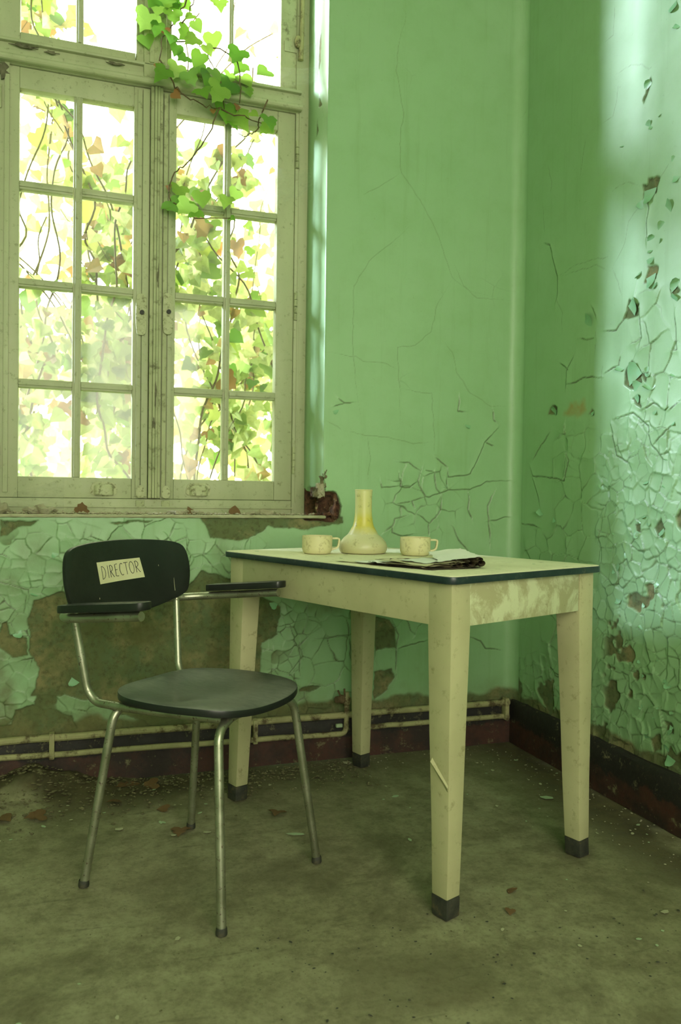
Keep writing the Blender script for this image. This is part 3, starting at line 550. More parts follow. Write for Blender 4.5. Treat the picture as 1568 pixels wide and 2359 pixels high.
M['flake'] = t.pbr(c_, .36, normal=t.bump(t.noise(60, 4, .6, P_), .25, .001))
flakes0 = [flake_mesh(k) for k in range(8)]; used_f = set()
def place_flake(parent, loc, basis, size, ang, k):
    if k not in used_f: o = flakes0[k]; used_f.add(k); o.parent = parent
    else: o = copy_obj(flakes0[k], parent)
    o.matrix_world = Matrix.Translation(loc) @ basis @ Matrix.Rotation(ang, 4, 'Z') @ Matrix.Diagonal((size, size, size*.62, 1))
BR = Matrix(((0, 0, -1, 0), (-1, 0, 0, 0), (0, 1, 0, 0), (0, 0, 0, 1)))   # local z -> -x (into the room), local x -> -y, y -> up
BB = Matrix(((1, 0, 0, 0), (0, 0, -1, 0), (0, 1, 0, 0), (0, 0, 0, 1)))    # local z -> -y
for i, (d0, z0, s) in enumerate(RFL):
    place_flake(wall_right, Vector((.001, -d0, z0)), BR, s*.75, random.choice((0., 3.14, 2.6, 3.6, .5, -.6))+U(-.3, .3), i % 8)
    if s > .04 and i % 2: place_flake(wall_right, Vector((.001, -d0-U(-.03, .03), z0+U(-.04, .04))), BR, s*.5, U(0, 6.28), (i*3) % 8)
for d0, z0, s in [(U(.5, .98), U(.2, 1.25), U(.012, .028)) for _ in range(46)]:
    place_flake(wall_right, Vector((.001, -d0, z0)), BR, s, U(2.2, 4.1), random.randrange(8))
for x0, z0, s in ((-.21, 1.215, .03), (-.735, 1.245, .028), (-.62, .45, .04), (-.50, .53, .03), (-1.72, .62, .03), (-1.78, .5, .035), (-1.66, .74, .025), (-1.6, .33, .03), (-.3, .98, .02), (-.42, .90, .02), (-.28, .36, .025), (-1.05, .4, .03), (-.95, .56, .03)):
    place_flake(wall_back, Vector((x0, .001, z0)), BB, s, U(2.4, 3.9), random.randrange(8))

# rest of the room ----------------------------------------------
fx = np.concatenate([np.arange(ROOM_L, -2.3, .08), np.arange(-2.3, .001, .009)]); fy = np.concatenate([np.arange(ROOM_B, -2.5, .08), np.arange(-2.5, .031, .009)])
Xg, Yg = np.meshgrid(fx, fy)
near_b = smooth(Yg, -.42, -.05); near_r = smooth(Xg, -.38, -.05)
gr = np.clip(np.maximum(near_b*(.45+.8*smooth(-Xg, .6, 1.6)), near_r)*1.0*smooth(fbm(Xg, Yg, 5, 20)+.25*np.maximum(near_b, near_r), .42, .62)+.35*smooth(fbm(Xg, Yg, 2.2, 24), .56, .70), 0, 1)
Hf = (fbm(Xg, Yg, 3, 14)-.5)*.006+(fbm(Xg, Yg, 24, 15)-.5)*.003
heap = .055*np.exp(-(((Xg+1.73)/.10)**2+((Yg+.05)/.09)**2))+.03*np.exp(-(((Xg+1.62)/.16)**2+((Yg+.04)/.13)**2))+.03*np.exp(-(((Xg+1.86)/.12)**2+((Yg+.12)/.14)**2))
Hf += heap*(.6+.8*fbm(Xg, Yg, 18, 30))
floor = grid_mesh('floor', np.stack([Xg, Yg, Hf-.003], -1), np.ones((len(fy)-1, len(fx)-1), bool), dict(grime_tone=gr), 'floor')
tag(floor, 'dusty grey brown concrete floor strewn with crumbs', kind='structure')
tag(MB().add([(ROOM_L, ROOM_B, CEIL), (ROOM_R, ROOM_B, CEIL), (ROOM_R, .0, CEIL), (ROOM_L, .0, CEIL)], [(0, 1, 2, 3)]).build('ceiling', 'ceiling_white', smooth=False), 'pale ceiling above the room', kind='structure')
tag(MB().add([(ROOM_L, ROOM_B, 0), (ROOM_L, 0, 0), (ROOM_L, 0, CEIL), (ROOM_L, ROOM_B, CEIL)], [(0, 1, 2, 3)]).build('wall_left', 'plain_wall', smooth=False), 'green wall at the left of the room', kind='structure')
q = [ROOM_L, -2.6, -.4, 0.]; zz = [0, .75, 2.75, CEIL]
tag(MB().add([(x, ROOM_B, z) for z in zz for x in q], [(j*4+i, j*4+i+1, (j+1)*4+i+1, (j+1)*4+i) for j in range(3) for i in range(3) if (i, j) != (1, 1)]).build('wall_rear', 'plain_wall', smooth=False), 'green rear wall with a second window opening', kind='structure')
w2 = MB()
for a, b in (((-2.6, .75), (-2.53, 2.75)), ((-.47, .75), (-.4, 2.75)), ((-1.53, .82), (-1.47, 2.68)), ((-2.53, .75), (-.47, .82)), ((-2.53, 2.68), (-.47, 2.75))):
    w2.box((a[0], ROOM_B-.03, a[1]), (b[0], ROOM_B+.03, b[1]))
tag(w2.build('window_2', 'window_paint', bevel=.005), 'painted frame of the rear window', kind='structure')
tag(MB().add([(-9, .43, -.4), (9, .43, -.4), (9, 14, -.4), (-9, 14, -.4)], [(0, 1, 2, 3)]).build('ground', 'ground_earth', smooth=False), 'ground outside the window', kind='structure')

# skirting boards
bb = MB(); n = 60; rows = [(0, -.022), (.10, -.022), (.148, -.018), (.158, -.012), (.160, 0)]
bb.add([(-1.98+1.98*i/n, y+U(-.0015, .0015), z+(U(-.002, .002) if z > 0 else 0)) for z, y in rows for i in range(n+1)], [(j*(n+1)+i, j*(n+1)+i+1, (j+1)*(n+1)+i+1, (j+1)*(n+1)+i) for j in range(len(rows)-1) for i in range(n)])
bb.add([(ROOM_L, -.022, 0), (-1.98, -.022, 0), (-1.98, -.022, .16), (ROOM_L, -.022, .16)], [(0, 1, 2, 3)])
tag(bb.build('baseboard_back', 'base_back'), 'dark red and black skirting under the window wall', kind='structure')
bb = MB(); n = 60; rows = [(0, -.024), (.11, -.024), (.150, -.020), (.161, -.012), (.163, 0)]
bb.add([(x+U(-.0015, .0015), -4.4*(i/n)**1.6, z+(U(-.002, .002) if z > 0 else 0)) for z, x in rows for i in range(n+1)], [(j*(n+1)+i, j*(n+1)+i+1, (j+1)*(n+1)+i+1, (j+1)*(n+1)+i) for j in range(len(rows)-1) for i in range(n)])
tag(bb.build('baseboard_right', 'base_right'), 'chipped black skirting over red along the right wall', kind='structure')

# heating pipes along the back wall
pp = empty('heating_pipe', (0, 0, 0), label='rusty cream painted heating pipes running above the back skirting', cat='pipe')
def wob(p0, p1, n=24, a=.0015): return [tuple(p0[k]+(p1[k]-p0[k])*i/n+(U(-a, a) if k else 0) for k in range(3)) for i in range(n+1)]
MB().tube(wob((-3.28, -.036, .161), (-.035, -.036, .158), 40), .0115, 10).build('upper_pipe', 'pipe_cream', pp)
MB().tube(fillet(wob((-3.28, -.036, .131), (-.74, -.040, .094), 26)[:-1]+[(-.693, -.040, .093), (-.690, -.040, .15), (-.690, -.038, .212)], .022), .0095, 10).build('lower_pipe', 'pipe_cream', pp)
MB().tube(wob((-.66, -.034, .108), (-.035, -.034, .104), 14), .0095, 10).build('lower_pipe', 'pipe_cream', pp)
for x, z in ((-1.67, .136), (-1.50, .13), (-1.02, .128), (-.05, .135)):
    MB().box((x-.008, -.052, z-.042), (x+.008, -.020, z+.040)).build('pipe_clip', 'pipe_cream', pp, bevel=.003)
v = MB().lathe([(.0, -.016), (.013, -.016), (.015, -.005), (.015, .006), (.010, .012), (.008, .026), (0, .026)], 12).build('valve_body', 'pipe_cream', pp)
v.location = (-.690, -.038, .214)
v = MB().lathe([(0, 0), (.014, 0), (.017, .006), (.012, .014), (.012, .03), (0, .03)], 10).build('valve_cap', 'twig', pp); v.location = (-.705, -.042, .216); v.rotation_euler = (.3, -1.5, 0)
MB().tube([(-.715, -.05, .226), (-.728, -.052, .25)], .0035, 6).build('valve_stem', 'twig', pp)
MB().tube([(-.702, -.05, .226), (-.704, -.052, .255)], .0035, 6).build('valve_stem', 'twig', pp)
MB().box((-.735, -.062, .122), (-.712, -.050, .134), Matrix.Rotation(0, 4, 'X')).build('pipe_tag', 'chip_green', pp, bevel=.002)

# ------------------------------------------------------------------ the window
win = empty('window_1', (-1.342, .25, .86), label='old cream casement window with small panes and ivy outside', kind='structure')
win.location = (0, 0, 0)
Y0 = WY
fr = MB()
fr.box((OX0, Y0-.005, .86), (-1.858, Y0+.07, 3.25)).box((-.824, Y0-.005, .86), (OX1+.004, Y0+.07, 3.25))
fr.box((-1.858, Y0-.003, .850), (-.824, Y0+.07, .912)).box((-1.86, Y0+.046, .90), (-.82, Y0+.07, .935)).box((-1.86, Y0+.046, .90), (-1.84, Y0+.07, 2.4)).box((-.84, Y0+.046, .90), (-.82, Y0+.07, 2.4)).box((-1.86, Y0+.046, 2.35), (-.82, Y0+.07, 2.40)).box((-1.37, Y0+.030, .90), (-1.305, Y0+.07, 2.4)).box((-1.858, Y0-.005, 3.19), (-.824, Y0+.07, 3.25))
fr.build('frame', 'window_paint', win, bevel=.004)
fb = MB().box((-1.838, Y0-.009, .93), (-1.822, Y0-.004, 2.39)).box((-.812, Y0-.009, .905), (-.806, Y0-.004, 2.40)).box((-1.86, Y0-.010, .880), (-.82, Y0-.002, .886))
fb.build('frame_bead', 'window_paint', win, bevel=.002)
tr = MB()   # transom: stepped moulding
tr.box((-1.875, Y0-.008, 2.372), (-.812, Y0+.07, 2.452)).box((-1.868, Y0-.030, 2.374), (-.806, Y0, 2.398)).box((-1.868, Y0-.018, 2.398), (-.806, Y0, 2.418)).box((-1.868, Y0-.024, 2.440), (-.806, Y0, 2.452))
tr.build('transom', 'window_paint', win, bevel=.005)
MB().tube([(-1.866, Y0-.030, 2.383), (-.808, Y0-.030, 2.383)], .011, 10).build('transom_bead', 'window_paint', win)
ml = MB().box((-1.410, Y0-.012, 2.452), (-1.305, Y0+.06, 3.20)).box((-1.385, Y0-.024, 2.40), (-1.330, Y0, 3.20)).box((-1.366, Y0-.032, 2.45), (-1.349, Y0, 3.20))
ml.build('mullion', 'window_worn', win, bevel=.004)
ROWS = [(.985, 1.290), (1.319, 1.632), (1.661, 1.962), (1.991, 2.300)]
def pane(parent, x0, x1, z0, z1, y=Y0+.022):
    return MB().box((x0-.003, y, z0-.003), (x1+.003, y+.003, z1+.003)).build('pane', 'glass', parent, smooth=False)
def glazing_bar(parent, a, b):
    (x0, z0), (x1, z1) = a, b; mb = MB()
    mb.box((x0, Y0+.004, z0), (x1, Y0+.040, z1))
    if z1-z0 > x1-x0: mb.box((x0+.007, Y0-.002, z0), (x1-.007, Y0+.006, z1))
    else: mb.box((x0, Y0-.002, z0+.007), (x1, Y0+.006, z1-.007))
    return mb.build('glazing_bar', 'window_paint', parent, bevel=.003, noise=.0006, nsc=9)
def sash(xl, gl, b0, b1, gr_, xr):
    s = MB()
    s.box((xl, Y0, .913), (gl, Y0+.045, 2.370)).box((gr_, Y0, .913), (xr, Y0+.045, 2.370))
    s.box((gl, Y0+.001, .913), (gr_, Y0+.045, .985)).box((gl, Y0+.001, 2.300), (gr_, Y0+.045, 2.370))
    so = s.build('sash', 'window_paint', win, bevel=.003, noise=.0005, nsc=7)
    for (z0, z1), (z2, _) in zip(ROWS[:-1], ROWS[1:]):
        glazing_bar(so, (gl, z1), (b0, z2)); glazing_bar(so, (b1, z1), (gr_, z2))
    glazing_bar(so, (b0, .985), (b1, 2.300))
    for z0, z1 in ROWS:
        pane(so, gl, b0, z0, z1); pane(so, b1, gr_, z0, z1)
    return so
sl = sash(-1.858, -1.791, -1.617, -1.588, -1.414, -1.358)
sr_ = sash(-1.315, -1.266, -1.091, -1.066, -.892, -.825)
def stile_strip(parent, x0, x1, dy, z0=.92, z1=2.36, mat='window_paint'):
    return MB().box((x0, Y0-dy, z0), (x1, Y0+.004, z1)).build('stile_moulding', mat, parent, bevel=.002, noise=.0006, nsc=6)
stile_strip(sl, -1.402, -1.386, .008); stile_strip(sl, -1.384, -1.361, .012)
stile_strip(sr_, -1.312, -1.297, .012, mat='window_worn'); stile_strip(sr_, -1.294, -1.277, .008)
ast = MB()
for x0, x1, dy in ((-1.358, -1.346, .020), (-1.3455, -1.336, .026), (-1.3355, -1.327, .026), (-1.3265, -1.3165, .020)): ast.box((x0, Y0-dy, .915), (x1, Y0+.02, 2.372))
ast.build('astragal', 'window_worn', win, bevel=.0025, noise=.0006, nsc=6)
def lock_plate(parent, x, z):
    o = chaikin([(-.019, -.062), (-.019, .062), (-.009, .074), (.009, .074), (.019, .062), (.019, -.062), (.009, -.074), (-.009, -.074)], 2)
    MB().slab(o, lambda u, v, sd: (x+u, Y0-.012-(.010 if sd > 0 else 0), z+v), 3).build('lock_plate', 'plate_paint', parent, bevel=.003)
    MB().lathe([(0, .008), (.008, .008), (.008, -.001), (.0055, -.001)], 12).build('key_socket', 'foot_black', parent).matrix_basis = Matrix.Translation((x+.002, Y0-.0225, z+.006)) @ Matrix.Rotation(math.radians(90), 4, 'X')
lock_plate(sl, -1.386, 1.566); lock_plate(sr_, -1.293, 1.576)
def pull(parent, x, z):
    o = chaikin([(-.046, -.026), (-.046, .006), (-.034, .026), (.034, .026), (.046, .006), (.046, -.026)], 2)
    MB().slab(o, lambda u, v, sd: (x+u, Y0-(.003 if sd > 0 else -.002), z+v), 3).build('pull_plate', 'plate_paint', parent, bevel=.001)
    n = 12; vs_ = []
    for i in range(n+1):
        u = (i/n-.5)*2
        for j in range(6):
            a = j/5*math.pi*.55
            vs_.append((x+u*.034, Y0-.003-.017*math.sin(a)*(1-u**6), z-.016+.034*math.cos(a)*(1-.25*u**4)))
    MB().add(vs_, [(i*6+j, i*6+j+1, (i+1)*6+j+1, (i+1)*6+j) for i in range(n) for j in range(5)]).build('pull_cup', 'plate_paint', parent)
pull(sl, -1.508, .946); pull(sr_, -1.175, .948)
for par, x in ((sl, -1.384), (sr_, -1.294)):
    o = chaikin([(-.015, -.022), (-.015, .012), (0, .028), (.015, .012), (.015, -.022)], 2)
    MB().slab(o, lambda u, v, sd: (x+u, Y0-.012-(.004 if sd > 0 else 0), .937+v), 2).build('bolt_plate', 'plate_paint', par, bevel=.001)
    MB().box((x-.015, Y0-.010, .882), (x+.015, Y0-.002, .908)).build('bolt_keep', 'window_worn', win, bevel=.003)
for z in (1.07, 1.65, 2.22):
    hg = MB()
    for k in range(4): hg.tube([(-.818, Y0-.009, z-.055+k*.026), (-.818, Y0-.009, z-.031+k*.026)], .007, 8)
    hg.build('hinge', 'window_worn', sr_)
for z in (1.05, 2.26):
    MB().box((-1.862, Y0-.008, z-.04), (-1.846, Y0, z+.04)).build('hinge', 'window_worn', sl, bevel=.004)
# upper lights
us_ = MB().box((-1.858, Y0, 2.452), (-1.790, Y0+.045, 3.19)).box((-1.790, Y0, 2.452), (-1.412, Y0+.045, 2.487)).box((-1.790, Y0, 3.14), (-1.412, Y0+.045, 3.19))
us_o = us_.build('upper_sash', 'window_paint', win, bevel=.003)
glazing_bar(us_o, (-1.611, 2.487), (-1.587, 3.14)); pane(us_o, -1.790, -1.611, 2.487, 3.14); pane(us_o, -1.587, -1.412, 2.487, 3.14)
ur = MB().box((-1.305, Y0+.01, 2.452), (-1.285, Y0+.045, 3.19)).box((-.885, Y0, 2.452), (-.824, Y0+.045, 3.19)).box((-1.285, Y0+.01, 3.14), (-.885, Y0+.045, 3.19))
ur_o = ur.build('upper_sash', 'window_worn', win, bevel=.003)
glazing_bar(ur_o, (-1.078, 2.54), (-1.062, 3.14))
MB().box((-.872, Y0-.006, 2.596), (-.822, Y0, 2.635)).build('stay_plate', 'window_paint', ur_o, bevel=.003)
MB().tube([(-.812, Y0-.020, 2.565), (-.808, Y0-.022, 2.72), (-.800, Y0-.022, 3.19)], [.010, .008, .008], 10).build('stay_rod', 'pipe_cream', ur_o)
MB().lathe([(0, -.02), (.009, -.015), (.013, 0), (.009, .02), (0, .028)], 10).build('stay_knob', 'pipe_cream', ur_o).location = (-.824, Y0-.02, 2.628)
# loose flaking patches on the frame
for (x, z, sx, sz) in ((-1.842, 2.345, .020, .032), (-1.78, 2.43, .05, .007), (-1.69, 2.425, .03, .006), (-1.48, 2.427, .03, .006), (-1.33, 1.70, .004, .05), (-1.30, 2.25, .005, .05), (-1.302, 1.9, .004, .03), (-1.34, 1.18, .006, .03), (-1.335, 1.28, .004, .05)):
    pts = [(q_*sx*math.cos(a), q_*sz*math.sin(a)) for a in np.linspace(0, 6.0, 16) for q_ in [U(.35, 1.1)]]
    yy = Y0-.0275 if -1.36 < x < -1.31 else (Y0-.020 if z > 2.40 else Y0-.0085)
    MB().slab(pts, lambda u, v, sd: (x+u, yy-(.002 if sd > 0 else -.002), z+v), 2).build('bare_patch', 'bare_wood', win)

# sill board with its thin light front edge
sb = MB(); n = 90
prof = [(.25, .8615), (.02, .8615), (-.006, .862), (-.010, .858), (-.008, .853), (0, .851)]
sb.add([(OX0-.05+(1.19)*i/n, y+U(-.001, .001)+(0 if y > 0 else .004*math.sin(i*.9)*(i > 74)), z+U(-.0008, .0008)) for y, z in prof for i in range(n+1)], [(j*(n+1)+i, j*(n+1)+i+1, (j+1)*(n+1)+i+1, (j+1)*(n+1)+i) for j in range(len(prof)-1) for i in range(n)])
tag(sb.build('trim_1', 'chip_pale'), 'thin pale sill board under the window', kind='structure')

# ------------------------------------------------------------------ table
TN = Vector((-.8355, -1.1261, 0)); TA = .3607
TAv = Vector((math.cos(TA), math.sin(TA), 0)); TBv = Vector((-math.sin(TA), math.cos(TA), 0)); TL, TW, TH, OV = .909, .541, .76, .018
def T(a, b, z=TH): return TN+TAv*a+TBv*b+Vector((0, 0, z))
tb = empty('table', TN, TA, label='cream painted wooden table with dark edged top beside the green wall', cat='table')
# local axes: x -> a, y -> b
def rrect(x0, y0, x1, y1, r, n=6):
    o = []
    for cx, cy, a0 in ((x1-r, y1-r, 0), (x0+r, y1-r, 90), (x0+r, y0+r, 180), (x1-r, y0+r, 270)):
        o += [(cx+r*math.cos(math.radians(a0+90*i/n)), cy+r*math.sin(math.radians(a0+90*i/n))) for i in range(n+1)]
    return o
ol = rrect(-OV, -OV, TW+OV, TL+OV, .025)
MB().slab(rrect(-OV+.003, -OV+.003, TW+OV-.003, TL+OV-.003, .023), lambda u, v, sd: (u, v, TH if sd > 0 else TH-.004), 6).build('tabletop', 'table_top', tb, bevel=.0012)
MB().prism(ol, lambda x, y: (x, y, TH-.018), lambda x, y: (x, y, TH-.0015)).build('edge_band', 'table_edge', tb, bevel=.003)
AZ0, AZ1 = .645, TH-.018
MB().box((.0, .068, AZ0), (.02, TL-.068, AZ1)).build('apron', 'table_cream', tb, bevel=.002)
MB().box((TW-.02, .068, AZ0), (TW, TL-.068, AZ1)).build('apron', 'table_cream', tb, bevel=.002)
MB().box((.058, .0, AZ0), (TW-.066, .02, AZ1)).build('apron', 'apron_flaked', tb, bevel=.002)
MB().box((.058, TL-.02, AZ0), (TW-.066, TL, AZ1)).build('apron', 'table_cream', tb, bevel=.002)
FH = .045
for sx, sy, mt in ((0, 0, 'apron_flaked'), (1, 0, 'table_cream'), (0, 1, 'table_cream'), (1, 1, 'table_cream')):
    cx, cy = sx*TW, sy*TL; dx, dy = (1 if sx == 0 else -1), (1 if sy == 0 else -1)
    def sec(z, tk=0.):
        f = min(1, max(0, z/AZ0)); wx = .040+.022*f+tk; wy = .044+.028*f+tk; i = .0
        return [(cx-dx*tk, cy-dy*tk, z), (cx+dx*wx, cy-dy*tk, z), (cx+dx*wx, cy+dy*wy, z), (cx-dx*tk, cy+dy*wy, z)]
    zs_ = [FH, .2, .4, AZ0, AZ1]; vs_ = sum((sec(z) for z in zs_), [])
    fs_ = [(i*4+j, i*4+(j+1) % 4, i*4+4+(j+1) % 4, i*4+4+j) for i in range(4) for j in range(4)]+[(0, 1, 2, 3), (16, 17, 18, 19)]
    lg = MB().add(vs_, fs_).build('leg', mt if (sx, sy) != (0, 0) else 'table_cream', tb, bevel=.003, noise=.0008, nsc=6)
    MB().add(sec(0, .0008)+sec(FH, .0008), [(0, 1, 2, 3), (4, 5, 6, 7)]+[(j, (j+1) % 4, 4+(j+1) % 4, 4+j) for j in range(4)]).build('foot_band', 'foot_black', lg, bevel=.003, noise=.0008, nsc=9)
# lifted strip of paint on the near leg
MB().add([(-.001, .048, .33), (-.001, .002, .285), (-.004, .000, .295), (-.007, .050, .342), (-.001, .050, .35), (-.001, .001, .30)], [(0, 1, 2, 3), (3, 2, 5, 4)]).build('paint_flake', 'table_cream', tb)

# ------------------------------------------------------------------ chair
CO = Vector((-1.305, -.745, 0)); CFx, CFy = .668, -.744; rz = math.atan2(CFy, CFx)
ch = empty('armchair', CO, rz, label='black seated tubular steel armchair with a paper DIRECTOR sign on its back', cat='chair')
# local x = forward; local y = left of forward = -S   (S = sitter's right, towards image left)
def L(f, s, z): return (f, -s, z)
sym = [(-.178, 0), (-.175, .09), (-.150, .150), (-.09, .188), (0, .200), (.09, .190), (.168, .160), (.200, .09), (.207, 0)]
seat_o = chaikin(sym+[(a, -b) for a, b in sym[-2:0:-1]], 2)
def seat_fn(u, v, sd):
    zt = .4585-.010*math.exp(-((u+.03)/.11)**2-(v/.13)**2)+.006*(v/.2)**2-.008*max(0, (u-.12)/.09)**2+.007*max(0, (-u-.08)/.1)**2
    return L(u, v, zt if sd > 0 else zt-.017)
seat = MB().slab(seat_o, seat_fn, 9).build('seat', 'seat', ch, bevel=.003, seg=2)
hb = [(-.212, .672), (-.222, .72), (-.216, .772), (-.196, .797), (-.12, .807), (0, .811)]
hb2 = [(0, .618), (-.08, .624), (-.155, .641), (-.200, .656)]
bo = hb+[(-a, b) for a, b in hb[-2::-1]]+[(-a, b) for a, b in hb2[::-1]]+hb2[1:]
bo = chaikin(bo, 2)
def back_f(s, z): return -.258+.62*(s-.008)**2-.14*(z-.71)
def back_fn(u, v, sd): return L(back_f(u+.008, v)-(0 if sd > 0 else .013), u+.008, v)
back = MB().slab(bo, back_fn, 8).build('backrest', 'black_laminate', ch, bevel=.003, seg=2)
# frame tubes
RT = .0105
def mir(pts, m): return [L(f, s*m, z) for f, s, z in pts]
for m in (1, -1):
    fl_ = [(.205, .195, .006), (.158, .152, .412), (.150, .10, .432), (.150, .0, .432)]
    MB().tube(fillet(mir(fl_, m), .055), RT, 14).build('leg', 'tube', ch)
    rl_ = [(-.203, .194, .006), (-.150, .155, .412), (-.140, .10, .432), (-.140, .0, .432)]
    MB().tube(fillet(mir(rl_, m), .055), RT, 14).build('leg', 'tube', ch)
    for f, s in ((.205, .195), (-.203, .194)):
        a = MB().lathe([(0, 0), (.0122, 0), (.0128, .004), (.0118, .014), (.0108, .016)], 14).build('foot_cap', 'foot_black', ch); a.location = L(f, s*m, 0)
    post = [(-.255, .184, .640), (-.228, .164, .455), (-.205, .158, .428), (-.10, .155, .428), (.145, .12, .430)]
    MB().tube(fillet(mir(post, m), .035), RT*.95, 14).build('back_post', 'tube', ch)
    pad = chaikin([(-.198, -.022), (-.188, -.028), (.035, -.026), (.052, -.014), (.052, .014), (.035, .026), (-.188, .028), (-.198, .022)], 2)
    MB().slab(pad, lambda u, v, sd: L(u, (.262*m)+v, .656+.10*(u+.215)+(.018 if sd > 0 else 0)), 4).build('armrest', 'black_laminate', ch, bevel=.003, seg=2)
arm = [(.035, .262, .668), (-.20, .262, .643), (-.268, .20, .640), (-.285, 0, .640), (-.268, -.20, .640), (-.20, -.262, .643), (.035, -.262, .668)]
MB().tube(fillet(mir(arm, 1), .05), RT, 14).build('arm_tube', 'tube', ch)
# small scratches on the backrest
for s, z, ln in ((-.155, .665, .035), (-.108, .735, .004), (.11, .668, .004)):
    MB().add([L(back_f(s, z)+.0006, s-.0012, z), L(back_f(s, z)+.0006, s+.0012, z), L(back_f(s, z+ln)+.0006, s+.0006, z+ln), L(back_f(s, z+ln)+.0006, s-.0006, z+ln)], [(0, 1, 2, 3)]).build('scratch', 'chip_pale', ch)
# the hand-written sign
TLc, TRc, BRc, BLc = (.110, .758), (-.046, .761), (-.058, .709), (.103, .704)
def sg(u, v):   # u 0..1 left->right, v 0..1 bottom->top
    s = (TLc[0]*(1-u)+TRc[0]*u)*v+(BLc[0]*(1-u)+BRc[0]*u)*(1-v); z = (TLc[1]*(1-u)+TRc[1]*u)*v+(BLc[1]*(1-u)+BRc[1]*u)*(1-v); return s, z
n = 12; vs_ = []
for off in (.0008, .0003):
    for j in range(5):
        for i in range(n+1):
            s, z = sg(i/n, j/4); vs_.append(L(back_f(s, z)+off+.0004*math.sin(i*.9), s, z))
k = n+1
sign = MB().add(vs_, [(j*k+i, j*k+i+1, (j+1)*k+i+1, (j+1)*k+i) for j in range(4) for i in range(n)]).build('paper_sign', 'sign_paper', ch)
sign['label'] = 'cream paper strip hand-lettered DIRECTOR'
ARC = lambda cx, cy, rx, ry, a0, a1, n=9: [(cx+rx*math.cos(math.radians(a0+(a1-a0)*i/n)), cy+ry*math.sin(math.radians(a0+(a1-a0)*i/n))) for i in range(n+1)]
GL = {'D': [[(.1, 1), (.12, .0)], [(.02, .98)]+ARC(.15, .5, .7, .5, 88, -88)+[(.05, .0)]], 'I': [[(.5, 1), (.5, 0)]],
      'R': [[(.12, .98), (.15, 0)], [(.02, .9)]+ARC(.2, .74, .5, .25, 85, -88)+[(.2, .48), (.85, .0)]],
      'E': [[(.75, 1), (.12, .97), (.12, .03), (.8, .0)], [(.12, .52), (.65, .54)]], 'C': [ARC(.6, .5, .5, .5, 55, 300)],
      'T': [[(.0, .98), (1., 1.)], [(.5, 1), (.5, 0)]], 'O': [ARC(.5, .5, .45, .5, 80, 445, 16)]}
lt = MB(); x = .075
for chx, wd in zip('DIRECTOR', (.115, .05, .11, .09, .10, .10, .12, .12)):
    for st_ in GL[chx]:
        pts = []
        for p, q in zip(st_[:-1], st_[1:]):
            for tt in (0, .5): pts.append((p[0]+(q[0]-p[0])*tt, p[1]+(q[1]-p[1])*tt))
        pts.append(st_[-1]); path = []
        for gx, gy in pts:
            u = x+gx*wd*.92+.03*(gy-.5)*.3; vv = .20+.58*gy+.10*x
            s, z = sg(min(.985, u), vv); path.append(L(back_f(s, z)+.0012, s, z))
        lt.tube(path, .00085, 5)
    x += wd+.012
lt.build('lettering', 'ink', sign)

# ------------------------------------------------------------------ things on the table
def mug(loc, rz, label):
    e = empty('mug', loc, rz, label=label, cat='mug', group='enamel mugs on the table')
    r, h_ = .0445, .054
    MB().lathe([(0, .0), (.030, 0), (.038, .002), (.0425, .008), (r, .016), (r, h_-.001), (r-.001, h_), (r-.003, h_-.001), (r-.0035, .016), (.036, .006), (0, .005)], 44).build('body', 'cup_cream', e)
    hp = fillet([(r-.002, 0, h_-.008), (r+.022, 0, h_-.008), (r+.017, 0, .018), (r-.002, 0, .013)], .008)
    vs_ = []; k = len(hp)
    for i, p in enumerate(hp):
        d = (hp[min(i+1, k-1)]-hp[max(i-1, 0)]).normalized(); nn = Vector((-d.z, 0, d.x))
        for a, b in ((-.0028, -.0055), (.0028, -.0055), (.0028, .0055), (-.0028, .0055)): vs_.append(p+nn*a+Vector((0, b, 0)))
    MB().add(vs_, [(i*4+j, i*4+(j+1) % 4, i*4+4+(j+1) % 4, i*4+4+j) for i in range(k-1) for j in range(4)]+[(0, 1, 2, 3), tuple((k-1)*4+j for j in range(4))]).build('handle', 'cup_cream', e, bevel=.0012)
    return e
mug((-.930, -.437, TH), -.32+.12, 'cream enamel mug left of the yellowed flask')
mug((-.664, -.548, TH), -.32+.10, 'stained cream enamel mug between the flask and the newspaper')
fk = empty('flask', (-.785, -.435, TH), label='yellowed bell shaped flask with straight neck between the two mugs', cat='flask')
prof = [(0, .0), (.060, 0), (.068, .003), (.0725, .012), (.073, .022), (.069, .034), (.058, .047), (.045, .058), (.037, .068), (.032, .080), (.0285, .095), (.026, .115), (.0252, .14), (.0254, .17), (.0262, .184), (.0262, .188), (.0240, .189), (.0225, .186), (.0222, .14), (.024, .11), (.03, .085), (.05, .05), (.06, .02), (0, .006)]
MB().lathe(prof[:16]+prof[16:], 48).build('body', 'flask', fk)
MB().lathe([(.0225, .1865), (.0268, .188), (.0272, .1905), (.0250, .192), (.0225, .1905)], 40).build('rim', 'flask', fk)

